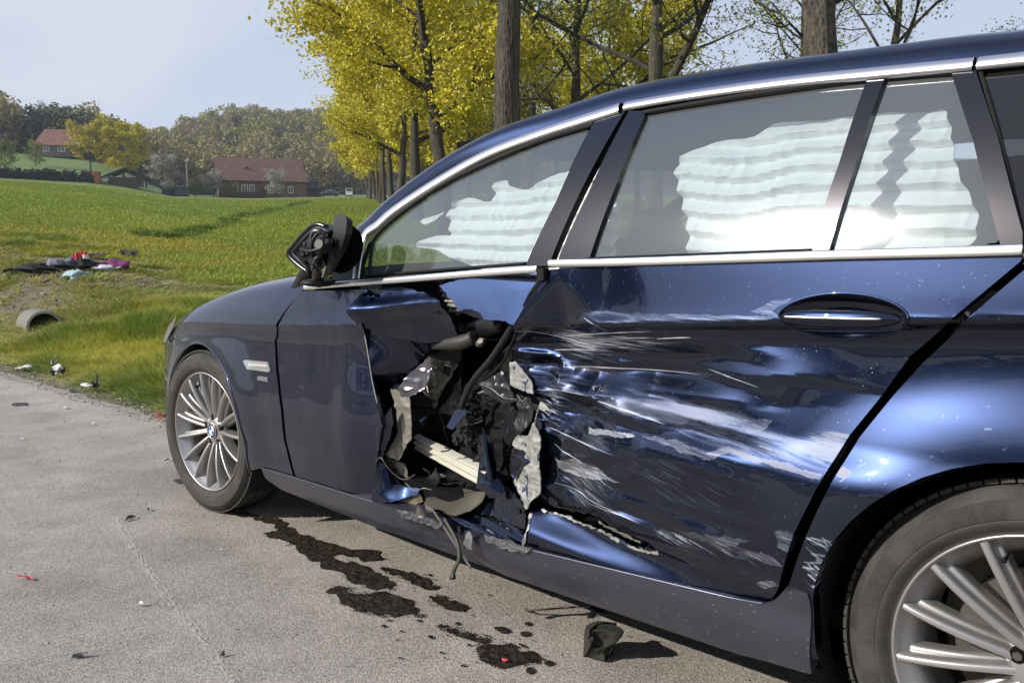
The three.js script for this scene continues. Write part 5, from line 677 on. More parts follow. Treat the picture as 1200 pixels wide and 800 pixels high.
// --- door mirror, cover torn off
{
  const mz = 0.98, P = (a, b, z = mz) => onZ(a, b, z);
  const mirror = add('door_mirror', surf(20, 16, (u, v) => { const w = v * 2 * Math.PI, t = u; const L = [P(338, 296), P(352, 290), P(372, 287), P(392, 290)], c = new THREE.CatmullRomCurve3(L).getPoint(t), hy = mix(0.012, 0.085, Math.sqrt(t)) * (1 - 0.12 * t), hz = mix(0.01, 0.075, Math.sqrt(t)); return V(c.x + 0.02 * Math.sin(w) * t, c.y - 0.004 + Math.sin(w) * hy, c.z - 0.03 + Math.cos(w) * hz); }), blackPlastic, 'door mirror without its cover, works exposed');
  // frame of the missing cover
  const fr = (pts, r, m = phys(0.006, 0.006, 0.007, 0.25)) => add('mirror_rib', tube(spline(pts.map(([a, b, z]) => P(a, b, z)), 24), r, 8), m, null, mirror);
  fr([[363, 320, 1.0], [346, 307, 1.01], [338, 297, 1.015], [345, 287, 1.01], [358, 272, 1.0], [370, 263, 0.99], [383, 266, 0.98]], 0.009); fr([[362, 316, 1.04], [350, 304, 1.05], [344, 297, 1.05], [351, 286, 1.05], [362, 274, 1.04], [372, 267, 1.03], [386, 272, 1.02]], 0.006, blackPlastic); fr([[376, 268, 1.04], [366, 283, 1.055], [366, 300, 1.05], [372, 318, 1.03]], 0.005, blackPlastic); fr([[352, 292, 1.06], [364, 294, 1.065], [380, 290, 1.05]], 0.005, blackPlastic);
  { const Z = (x, y) => { const c = P(366, 293, 0.96); return 0.99 - 3.2 * ((x - c.x) ** 2 + (y - c.y) ** 2) + 0.004 * ridge(x * 40, y * 40, 77); }; add('mirror_shell', panel(smoothPoly(pxPoly([[369, 261], [352, 276], [336.5, 294], [340, 303], [352, 313], [364, 322], [380, 323], [389, 300], [391, 275], [384, 265]], Z), 3), Z, { h: 0.006, flange: 0.05 }), blackPlastic, null, mirror); }
  for (let k = 0; k < 22; k++) { const q = P(352 + 32 * h2(k, 5), 274 + 38 * h2(k, 6), 1.0 + 0.05 * h2(k, 7)), w = 0.006 + 0.016 * h2(k, 9); add('mirror_works', new THREE.BoxGeometry(w, 0.006 + 0.014 * h2(k, 3), 0.02).rotateZ(h2(k, 11) * 3).rotateY(h2(k, 12)).translate(q.x, q.y, q.z), k % 5 ? blackPlastic : phys(0.12, 0.12, 0.13, 0.3, { metalness: 0.5 }), null, mirror); }
  const mp = P(377, 287, 1.05); add('mirror_motor', new THREE.CylinderGeometry(0.015, 0.024, 0.03, 24).rotateX(Math.PI / 2 - 0.2).rotateY(0.3).translate(mp.x, mp.y, mp.z), blackPlastic, null, mirror); const m2 = P(371, 279, 1.05); add('mirror_bracket', new THREE.TorusGeometry(0.022, 0.006, 6, 20, 3.6).rotateY(0.3).translate(m2.x, m2.y, m2.z), phys(0.1, 0.105, 0.12, 0.3, { metalness: 0.6 }), null, mirror);
  for (const [a, b] of [[360, 296], [368, 307], [366, 314], [357, 286], [374, 272], [383, 283]]) { const q = P(a, b, 1.06); add('mirror_clip', new THREE.DodecahedronGeometry(0.008, 0).translate(q.x, q.y, q.z), phys(0.05, 0.05, 0.05, 0.3), null, mirror); }
  // rim that held the glass, seen nearly edge on
  const rimP = [[392, 253], [396, 250.5], [403, 252], [406, 257], [404.5, 274], [399, 292], [391, 308], [384, 322], [378, 326], [379, 318], [384, 303], [388, 286], [390, 268]];
  const zr = (x, y) => 0.985 + 0.03 * Math.sin((y - 0.98) * 14); add('mirror_rim', panel(smoothPoly(pxPoly(rimP, zr), 3), zr, { h: 0.006, flange: 0.022 }), blackPlastic, null, mirror);
  add('mirror_rim_edge', tube(spline([[391, 272], [386, 298], [377.5, 325]].map(([a, b]) => P(a, b, 1.0)), 14), 0.003, 6), satin, null, mirror);
  const f = onZ(374, 331, 0.93); add('mirror_foot', new THREE.SphereGeometry(1, 20, 10).scale(0.055, 0.014, 0.06).translate(f.x, f.y, f.z), blackPlastic, null, mirror); add('mirror_stalk', tube([P(374, 330, 0.93), P(370, 318, 0.97), P(372, 308, 0.98)], [0.022, 0.014, 0.02], 10), phys(0.14, 0.12, 0.1, 0.4, { metalness: 0.5 }), null, mirror);
}
// --- wreckage between the doors: each torn piece is its own sheet, traced with its own depth
function tps(Q) { // smooth sheet through the traced points
  const n = Q.length, N = n + 3, A = Array.from({ length: N }, () => new Float64Array(N + 1)), f = (d) => (d < 1e-12 ? 0 : d * Math.log(d)), S = 10;
  for (let i = 0; i < n; i++) { for (let j = 0; j < n; j++) A[i][j] = f(((Q[i].x - Q[j].x) ** 2 + (Q[i].y - Q[j].y) ** 2) * S * S) + (i === j ? 0.02 : 0); A[i][n] = A[n][i] = 1; A[i][n + 1] = A[n + 1][i] = Q[i].x * S; A[i][n + 2] = A[n + 2][i] = Q[i].y * S; A[i][N] = Q[i].z; }
  for (let c = 0; c < N; c++) { let p = c; for (let r = c + 1; r < N; r++) if (Math.abs(A[r][c]) > Math.abs(A[p][c])) p = r; [A[c], A[p]] = [A[p], A[c]]; for (let r = 0; r < N; r++) if (r !== c) { const k = A[r][c] / A[c][c]; if (k) for (let q = c; q <= N; q++) A[r][q] -= k * A[c][q]; } }
  const w = A.map((r, i) => r[N] / r[i]);
  return (x, y) => { let z = w[n] + w[n + 1] * x * S + w[n + 2] * y * S; for (let i = 0; i < n; i++) z += w[i] * f(((x - Q[i].x) ** 2 + (y - Q[i].y) ** 2) * S * S); return z; };
}
function sheet(P, { amp = 0.006, freq = 22, seed = 1, h = 0.004, flange = 0.0025, jagAmp = 0.0025, step = 0.012, fold = null } = {}) {
  const Q = P.map(([a, b, z]) => onZ(a, b, z)), flat = Q.map((p) => [p.x, p.y]);
  const T = tps(Q); const Z = (x, y) => { let z = T(x, y) + amp * ((ridge(x * freq, y * freq, seed) - 0.6) + 0.45 * (ridge(x * freq * 2.3, y * freq * 2.3, seed + 1) - 0.6)); if (fold) z += fold(x, y); return z; };
  return panel(jagAmp ? jag(flat, jagAmp, step, seed) : flat, Z, { h, flange });
}
{
  const B = 0.9;
  const torn = add('torn_skin', sheet([[419, 362, B + 0.005], [424, 349, B + 0.005], [433, 339, B - 0.015], [470, 336, B - 0.02], [500, 343, B - 0.03], [520, 352, B - 0.035], [526, 373, B - 0.03], [534, 396, B - 0.06], [514, 402, B - 0.06], [490, 401, B - 0.05], [460, 394, B - 0.035], [440, 387, B - 0.02], [425, 382, B - 0.005]], { amp: 0.002, freq: 7, seed: 201, h: 0.005, fold: (x, y) => -0.07 * (x + 1.62) + 0.028 * Math.exp(-Math.pow((y - 0.905 - 0.1 * (x + 1.6)) / 0.03, 2)) }), paint, 'buckled blue skin under the waist trim');
  add('torn_skin', sheet([[424, 381, B - 0.005], [460, 392, B - 0.05], [500, 401, B - 0.08], [534, 397, B - 0.09], [516, 410, B - 0.11], [497, 416, B - 0.12], [482, 436, B - 0.1], [468, 455, B - 0.09], [458, 462, B - 0.08], [456, 480, B - 0.05], [448, 497, B - 0.02], [441, 468, B - 0.012], [435, 440, B - 0.01], [430, 408, B - 0.008]], { amp: 0.004, freq: 6, seed: 203, h: 0.006 }), paintDusty, 'dark skin folded inwards beside the crack');
  // bare white edge along the crack
  add('cracked_edge', tube(spline([[419, 362], [424, 379], [430, 408], [435, 440], [441, 469], [447, 497]].map(([a, b], i) => onZ(a, b, B + 0.002 - i * 0.001)), 30), 0.0022, 5), primer, null, torn);
  add('torn_skin', sheet([[527, 334, B - 0.018], [545, 328, B - 0.022], [587, 324, B - 0.023], [629, 320, B - 0.024], [620, 343, B - 0.012], [606, 372, B + 0.003], [600, 381, B + 0.008], [592, 376, B + 0.005], [573, 374, B + 0.004], [556, 372, B + 0.003], [547, 365, B - 0.001], [540, 352, B - 0.008]], { amp: 0.0004, freq: 8, seed: 205, fold: (x, y) => -0.17 * (x + 1.22) - 1.1 * Math.max(0, 0.03 - Math.hypot((x + 1.34) * 0.55, y - 0.872)) }), paint, 'bright blue remnant below the B-pillar');
  add('inner_panel', sheet([[516, 340, B - 0.075], [527, 336, B - 0.07], [541, 354, B - 0.08], [547, 366, B - 0.085], [528, 367, B - 0.09]], { amp: 0.001, seed: 207, fold: (x, y) => 0.006 * Math.sin(y * 420) }), zinc);
  // dull dark liner and the shard standing in front of it
  add('inner_panel', sheet([[500, 417, B - 0.13], [545, 402, B - 0.16], [530, 440, B - 0.17], [508, 485, B - 0.19], [488, 520, B - 0.19], [480, 500, B - 0.17], [482, 465, B - 0.16], [498, 450, B - 0.14]], { amp: 0.01, seed: 209 }), std(0.014, 0.013, 0.011, 0.7));
  add('metal_shard', sheet([[500.5, 417, B - 0.03], [503, 446, B - 0.035], [494, 456, B - 0.03], [480, 465, B - 0.025], [468, 466, B - 0.02], [467, 455, B - 0.018], [482, 435, B - 0.022]], { amp: 0.02, freq: 15, seed: 211, h: 0.003, jagAmp: 0.003 }), phys(0.2, 0.19, 0.22, 0.25, { metalness: 0.8, clearcoat: 0.8 }), 'crumpled shard of silvery blue metal');
  const beam = add('door_beam', sheet([[457, 455, B - 0.05], [468, 458, B - 0.045], [480, 462, B - 0.05], [482, 490, B - 0.055], [481, 515, B - 0.06], [473, 528, B - 0.06], [466, 540, B - 0.055], [452, 533, B - 0.045], [459, 521, B - 0.05], [466, 505, B - 0.05], [465, 480, B - 0.05], [460, 466, B - 0.05]], { amp: 0.008, freq: 16, seed: 213, h: 0.003 }), zinc, 'pale bent inner door frame');
  add('frame_flange', sheet([[454, 535, B - 0.06], [462, 540, B - 0.07], [475, 544, B - 0.08], [480, 560, B - 0.09], [473, 562, B - 0.08], [465, 553, B - 0.07]], { amp: 0.006, seed: 215, h: 0.003 }), zinc, null, beam);
  add('torn_edge', sheet([[447, 504, B - 0.01], [451, 488, B - 0.012], [457, 477, B - 0.014], [461, 493, B - 0.02], [457, 512, B - 0.02], [450, 530, B - 0.018], [443, 545, B - 0.01], [446, 526, B - 0.01]], { amp: 0.007, freq: 12, seed: 217, h: 0.003 }), paint, null, torn);
  add('torn_edge', sheet([[441, 540, B - 0.012], [452, 545, B - 0.03], [458, 566, B - 0.03], [474, 570, B - 0.05], [492, 573, B - 0.06], [489, 579, B - 0.05], [460, 588, B - 0.02], [446, 588, B - 0.01], [436, 586, B - 0.005]], { amp: 0.008, freq: 9, seed: 219, h: 0.003 }), paint, null, torn);
  add('torn_edge', sheet([[442, 545, B - 0.03], [456, 536, B - 0.05], [468, 556, B - 0.07], [482, 566, B - 0.08], [496, 572, B - 0.09], [478, 578, B - 0.07], [456, 570, B - 0.05]], { amp: 0.012, freq: 20, seed: 221, h: 0.004 }), blackPlastic, null, torn);
  add('frame_flange', sheet([[450, 588, B - 0.04], [466, 584, B - 0.05], [492, 578, B - 0.06], [496, 588, B - 0.06], [478, 596, B - 0.05], [458, 596, B - 0.04]], { amp: 0.003, seed: 222 }), phys(0.16, 0.14, 0.09, 0.4, { metalness: 0.6 }), null, beam);
  // extruded impact bar, ribbed
  const bar0 = onZ(489, 518, B - 0.16), bar1 = onZ(573, 562, B - 0.06), ax = bar1.clone().sub(bar0), up = V(0.25, 1, 0.2).normalize();
  add('impact_bar', surf(24, 36, (u, v) => { const s = (v - 0.5) * 2, p = bar0.clone().addScaledVector(ax, u).addScaledVector(up, s * 0.034 * mix(0.9, 1.08, u)); p.z += 0.014 * Math.sqrt(Math.max(0, 1 - s * s)) + 0.005 * Math.cos(s * 9.5) + 0.0012 * noise(u * 12, v * 3, 7); return p; }), phys(0.6, 0.57, 0.48, 0.35, { metalness: 0.35 }), 'ribbed aluminium impact bar inside the torn door');
  // crumpled blue foot of the B-pillar
  add('pillar_foot', sheet([[558, 511, B - 0.05], [566, 509, B - 0.035], [575, 510, B - 0.05], [579, 535, B - 0.05], [582, 556, B - 0.045], [592, 571, B - 0.035], [586, 582, B - 0.03], [573, 584, B - 0.03], [566, 576, B - 0.03], [557, 572, B - 0.04], [560, 545, B - 0.045]], { amp: 0.008, freq: 11, seed: 223, h: 0.003, jagAmp: 0.003 }), paint, 'crushed blue foot of the B-pillar');
  const scoop = add('sill_inner', sheet([[504, 577, B - 0.1], [530, 574, B - 0.11], [556, 573, B - 0.1], [566, 578, B - 0.06], [562, 588, B - 0.045], [550, 599, B - 0.03], [536, 603, B - 0.02], [520, 601, B - 0.02], [505, 596, B - 0.03], [500, 590, B - 0.05]], { amp: 0.001, freq: 6, seed: 225, h: 0.003, jagAmp: 0.001, fold: (x, y) => 0.012 * Math.sin(x * 38) }), phys(0.12, 0.108, 0.08, 0.42, { metalness: 0.5 }), 'bare bent metal of the inner sill'); void scoop;
  add('sill_top', sheet([[520, 604, B - 0.045], [560, 604, B - 0.05], [600, 616, B - 0.035], [613, 621, B - 0.02], [614, 640, B - 0.005], [590, 634, B - 0.008], [560, 625, B - 0.012], [528, 612, B - 0.02]], { amp: 0.002, freq: 10, seed: 227, h: 0.003, fold: (x, y) => 0.003 * Math.sin((y + 0.1 * x) * 250) }), paint, 'ribbed blue sill step');
  add('pillar_skin', sheet([[592, 570, B - 0.06], [604, 580, B - 0.05], [616, 598, B - 0.03], [615, 620, B - 0.02], [600, 615, B - 0.035], [580, 606, B - 0.05], [560, 602, B - 0.06], [575, 590, B - 0.07]], { amp: 0.002, seed: 228 }), paint);
  { const p = onZ(608, 599, B - 0.02); add('plug', new THREE.CylinderGeometry(0.008, 0.008, 0.01, 14).rotateX(Math.PI / 2).translate(p.x, p.y, p.z), blackPlastic); }
  // bare grey torn strips on the edge of the rear door
  const strip1 = add('torn_strip', sheet([[597, 424, B - 0.05], [604, 423, B - 0.045], [612, 433, B - 0.035], [622, 446, B - 0.025], [625, 462, B - 0.02], [613, 458, B - 0.03], [598, 450, B - 0.05]], { amp: 0.003, freq: 14, seed: 229, h: 0.003 }), primer, 'bare grey torn edge of the rear door');
  add('torn_strip', sheet([[627, 494, B - 0.01], [622, 503, B - 0.015], [620, 510, B - 0.025], [606, 510, B - 0.045], [600, 521, B - 0.06], [614, 534, B - 0.035], [601, 564, B - 0.055], [611, 583, B - 0.045], [617, 597, B - 0.02], [624, 586, B - 0.01], [632, 578, B - 0.004], [633, 560, B - 0.004], [631, 540, B - 0.004], [633, 516, B - 0.004]], { amp: 0.008, freq: 20, seed: 231, h: 0.003, jagAmp: 0.003 }), primer, 'bare whitish torn edge low on the rear door');
  add('torn_strip', sheet([[602, 524, B - 0.035], [614, 530, B - 0.025], [622, 541, B - 0.022], [612, 548, B - 0.03], [601, 562, B - 0.045], [596, 548, B - 0.05], [598, 532, B - 0.045]], { amp: 0.008, freq: 30, seed: 233, h: 0.003 }), paint, null, strip1);
  add('torn_strip', sheet([[634, 470, B + 0.004], [640, 474, B + 0.008], [647, 484, B + 0.012], [641, 480, B + 0.01], [637, 482, B + 0.008], [631, 478, B]], { amp: 0.003, seed: 235, h: 0.002, jagAmp: 0 }), primer, null, strip1);
  for (const [P, r, m] of [[[[634, 472, B], [630, 482, B - 0.01], [627, 496, B - 0.01]], 0.0022, primer]]) add('bare_edge', tube(spline(P.map(([a, b, z]) => onZ(a, b, z)), 60).map((p, i) => p.add(V(0, 0.007 * (h2(i, 3) - 0.5), 0.004 * (h2(i, 4) - 0.5)))), Array.from({ length: 61 }, (_, i) => r * (0.25 + 1.5 * h2(i, 8) * h2(i, 9))), 5), m, null, strip1);
  { const r = rng(77), lip = (P, w, m, o) => { const up = P.map(([a, b]) => [a, b - w * (0.3 + 0.9 * r())]), dn = P.map(([a, b]) => [a + 2, b + w * (0.3 + 0.9 * r())]).reverse(); const Z = (x, y) => doorZ(x, y) + o; add('torn_lip', panel(jag(pxPoly([...up, ...dn], Z), 0.003, 0.008, 5), (x, y) => Z(x, y) + 0.004 * (ridge(x * 40, y * 40, 9) - 0.5), { h: 0.003, flange: 0.003 }), m, null, rearDoor); };
    lip([[634, 597], [648, 601], [664, 606], [680, 613], [694, 619], [706, 625], [718, 632], [732, 638], [746, 643], [758, 646], [770, 649]], 2.3, primer, 0.004); lip([[650, 593], [668, 597], [686, 600], [702, 604], [712, 611]], 2, blackPlastic, 0.006); lip([[700, 612], [716, 620], [732, 628], [750, 635]], 2.2, zinc, 0.0); lip([[612, 640], [618, 620], [621, 602]], 2.5, primer, 0.003); }
  add('pillar_tube', tube(spline([[567, 508, B - 0.05], [570, 525, B - 0.045], [573, 545, B - 0.04], [576, 562, B - 0.035]].map(([a, b, z]) => onZ(a, b, z)), 16), 0.0135, 12, true, 0.7), paint, 'bent blue strut of the B-pillar');
  // rubber door seal bowed across the gap, ending in a bright blue blade
  const seal = add('door_seal', tube(spline([[602, 379, B - 0.03], [592, 396, B - 0.035], [576, 420, B - 0.04], [556, 444, B - 0.05], [546, 462, B - 0.06], [540, 478, B - 0.06]].map(([a, b, z]) => onZ(a, b, z)), 24), 0.0095, 10), phys(0.007, 0.0066, 0.006, 0.5), 'black rubber seal bowed across the hole');
  add('seal_lip', tube(spline([[606, 386, B - 0.03], [600, 402, B - 0.04], [588, 426, B - 0.05], [566, 446, B - 0.06]].map(([a, b, z]) => onZ(a, b, z)), 24), 0.004, 6), rubber, null, seal);
  add('blade', sheet([[533, 481, B - 0.07], [542, 477, B - 0.072], [552, 474, B - 0.075], [547, 484, B - 0.068], [530, 503, B - 0.05], [523, 500, B - 0.052]], { amp: 0.0008, freq: 14, seed: 237, h: 0.003, jagAmp: 0.0015 }), paint, null, seal);
  // belt reel and its bracket
  const reel = add('belt_reel', tube([[552, 388, B - 0.16], [568, 384, B - 0.13], [588, 378, B - 0.1]].map(([a, b, z]) => onZ(a, b, z)), [0.026, 0.03, 0.026], 16), phys(0.01, 0.01, 0.01, 0.35), 'black belt reel in the crushed pillar');
  add('reel_plate', sheet([[533, 382, B - 0.14], [556, 377, B - 0.13], [592, 372, B - 0.11], [594, 382, B - 0.11], [560, 388, B - 0.12], [540, 390, B - 0.13]], { amp: 0.008, freq: 24, seed: 239, h: 0.004 }), blackPlastic, null, reel);
  add('bracket_arm', tube(spline([[508, 405, B - 0.09], [526, 403, B - 0.08], [545, 400, B - 0.075], [556, 395, B - 0.08]].map(([a, b, z]) => onZ(a, b, z)), 12), [0.012, 0.014, 0.016, 0.018, 0.02, 0.021, 0.022, 0.022, 0.021, 0.02, 0.02, 0.02, 0.02].slice(0, 13), 9), phys(0.03, 0.028, 0.026, 0.55), null, reel);
  { const p = onZ(563, 401, B - 0.05); add('reel_ball', new THREE.DodecahedronGeometry(0.016, 0).scale(1.2, 0.8, 0.7).rotateZ(0.6).translate(p.x, p.y, p.z), phys(0.16, 0.15, 0.12, 0.4, { metalness: 0.6 }), null, reel); }
  // black lining, foam and cables in the depth
  add('pillar_lining', sheet([[520, 470, B - 0.2], [560, 440, B - 0.19], [600, 400, B - 0.14], [606, 440, B - 0.12], [612, 480, B - 0.1], [622, 500, B - 0.08], [600, 520, B - 0.1], [596, 560, B - 0.12], [560, 600, B - 0.15], [510, 590, B - 0.2], [490, 560, B - 0.22], [500, 520, B - 0.22]], { amp: 0.02, freq: 16, seed: 241, h: 0.008 }), phys(0.004, 0.004, 0.0045, 0.8, { specularIntensity: 0.4 }));
  add('torn_lining', sheet([[562, 448, B - 0.06], [586, 425, B - 0.07], [597, 452, B - 0.05], [606, 470, B - 0.04], [590, 474, B - 0.05], [572, 462, B - 0.06]], { amp: 0.016, freq: 16, seed: 243, h: 0.004 }), phys(0.012, 0.012, 0.016, 0.35));
  add('torn_lining', sheet([[604, 462, B - 0.05], [622, 466, B - 0.03], [626, 480, B - 0.025], [622, 494, B - 0.02], [610, 508, B - 0.04], [603, 500, B - 0.05], [606, 482, B - 0.05]], { amp: 0.012, freq: 24, seed: 245, h: 0.004 }), phys(0.014, 0.013, 0.014, 0.45));
  for (const [a, b, r] of [[548, 500, 0.035], [556, 512, 0.03], [541, 512, 0.025], [552, 488, 0.022]]) { const p = onZ(a, b, B - 0.13), g = new THREE.IcosahedronGeometry(r, 3), q = g.attributes.position; for (let i = 0; i < q.count; i++) { const f = 0.7 + 0.6 * h2(Math.round(q.getX(i) * 900), Math.round(q.getY(i) * 900) + Math.round(q.getZ(i) * 700), 3); q.setXYZ(i, q.getX(i) * f, q.getY(i) * f, q.getZ(i) * f); } g.computeVertexNormals(); add('foam_lump', g.translate(p.x, p.y, p.z), std(0.014, 0.014, 0.014, 0.95)); }
  for (const P of [[[606, 462, B - 0.04], [612, 470, B - 0.03], [617, 466, B - 0.025], [614, 478, B - 0.03]], [[562, 450, B - 0.05], [575, 455, B - 0.045], [590, 466, B - 0.04], [605, 468, B - 0.035]], [[440, 541, B + 0.004], [446, 536, B + 0.006], [452, 545, B + 0.004], [462, 556, B - 0.01], [474, 562, B - 0.02], [486, 556, B - 0.02]], [[475, 566, B - 0.02], [486, 575, B - 0.015], [496, 572, B - 0.02], [506, 574, B - 0.03]]]) add('cable', tube(spline(P.map(([a, b, z]) => onZ(a, b, z)), 20), 0.0011, 5), phys(0.2, 0.19, 0.18, 0.4, { metalness: 0.5 }));
  // torn scraps and wires tangled in the hole
  { const r = rng(909), hole = [[470, 470], [500, 430], [545, 420], [590, 415], [604, 470], [612, 520], [596, 560], [560, 590], [520, 590], [490, 570]], mats = [paint, blackPlastic, blackPlastic, phys(0.02, 0.02, 0.022, 0.3), paint, rubber, blackPlastic, blackPlastic];
    for (let k = 0; k < 20; k++) { let a, b; do { a = 465 + r() * 150; b = 415 + r() * 180; } while (!pinside(hole, a, b) || Math.abs((a - 531) * 0.466 - (b - 540) * 0.885) < 22 && a < 575); const z = B - 0.05 - 0.12 * r(), th = r() * 6.28, L = 6 + r() * 16, w = 2 + r() * 5, cx = Math.cos(th), sy = Math.sin(th); const P = [[a - cx * L, b - sy * L, z], [a - sy * w, b + cx * w, z + 0.012 * r()], [a + cx * L, b + sy * L, z - 0.02 * r()], [a + sy * w * r(), b - cx * w * r(), z + 0.01]]; add('torn_scrap', sheet(P, { amp: 0.006, freq: 20, seed: 300 + k, h: 0.0025, jagAmp: 0.002, step: 0.006 }), mats[k % mats.length]); }
    for (let k = 0; k < 14; k++) { let a, b; do { a = 465 + r() * 150; b = 415 + r() * 180; } while (!pinside(hole, a, b)); const z = B - 0.03 - 0.1 * r(), P = [0, 1, 2, 3].map((i) => onZ(a + i * (r() - 0.4) * 14, b + i * (r() - 0.3) * 14, z - 0.01 * r())); add('cable', tube(spline(P, 14), 0.0014 + 0.0016 * r(), 5), k % 3 ? rubber : phys(0.3, 0.29, 0.27, 0.35, { metalness: 0.6 })); } }
  // strips of trim hanging out over the sill
  { const p0 = onZ(507, 598, B - 0.005), p1 = onZ(551, 665, B + 0.03); add('hanging_trim', merge([tube([p0, p0.clone().lerp(p1, 0.5), p1], [0.0085, 0.0085, 0.0075], 4, true, 0.3), tube([onZ(500, 596, B - 0.02), p0], [0.012, 0.006], 5, true, 0.4)]), phys(0.15, 0.145, 0.14, 0.4, { metalness: 0.4 }), 'grey strip of trim hanging over the sill'); }
  add('hanging_trim', tube(spline([[521, 608, B], [536, 636, B + 0.02], [538, 655, B + 0.035], [532, 668, B + 0.04], [530, 679, B + 0.045]].map(([a, b, z]) => onZ(a, b, z)), 20), [...Array(18).fill(0.006), 0.009, 0.011, 0.004], 6), phys(0.04, 0.036, 0.03, 0.7), 'dark frayed strip hanging over the sill');
  add('cracked_sill_edge', sheet([[466, 597, B + 0.006], [484, 600, B + 0.01], [500, 607, B + 0.008], [520, 614, B + 0.008], [512, 620, B + 0.01], [490, 612, B + 0.012], [470, 606, B + 0.01]], { amp: 0.008, freq: 30, seed: 249, h: 0.003, jagAmp: 0.003 }), phys(0.05, 0.05, 0.055, 0.5));
  add('cracked_sill_edge', sheet([[566, 626, B + 0.006], [590, 632, B + 0.01], [612, 640, B + 0.01], [624, 642, B + 0.012], [616, 648, B + 0.014], [596, 645, B + 0.012], [570, 634, B + 0.01]], { amp: 0.008, freq: 28, seed: 251, h: 0.003, jagAmp: 0.003 }), phys(0.07, 0.07, 0.075, 0.5));
  add('bare_fold', sheet([[540, 642, B + 0.002], [549, 622, B + 0.008], [554, 628, B + 0.008], [553, 644, B + 0.005]], { amp: 0.006, seed: 253, h: 0.003 }), phys(0.3, 0.3, 0.31, 0.35, { metalness: 0.6 }));
  // B-pillar latch at the belt
  { const p = onZ(636, 321, B + 0.004); add('pillar_latch', merge([box(0.022, 0.03, 0.02, p.x, p.y, p.z), tube([onZ(642, 317, B - 0.012), onZ(622, 345, B - 0.016), onZ(604, 378, B - 0.02)], [0.008, 0.007, 0.004], 8)]), rubber); }
}
shadow(car);
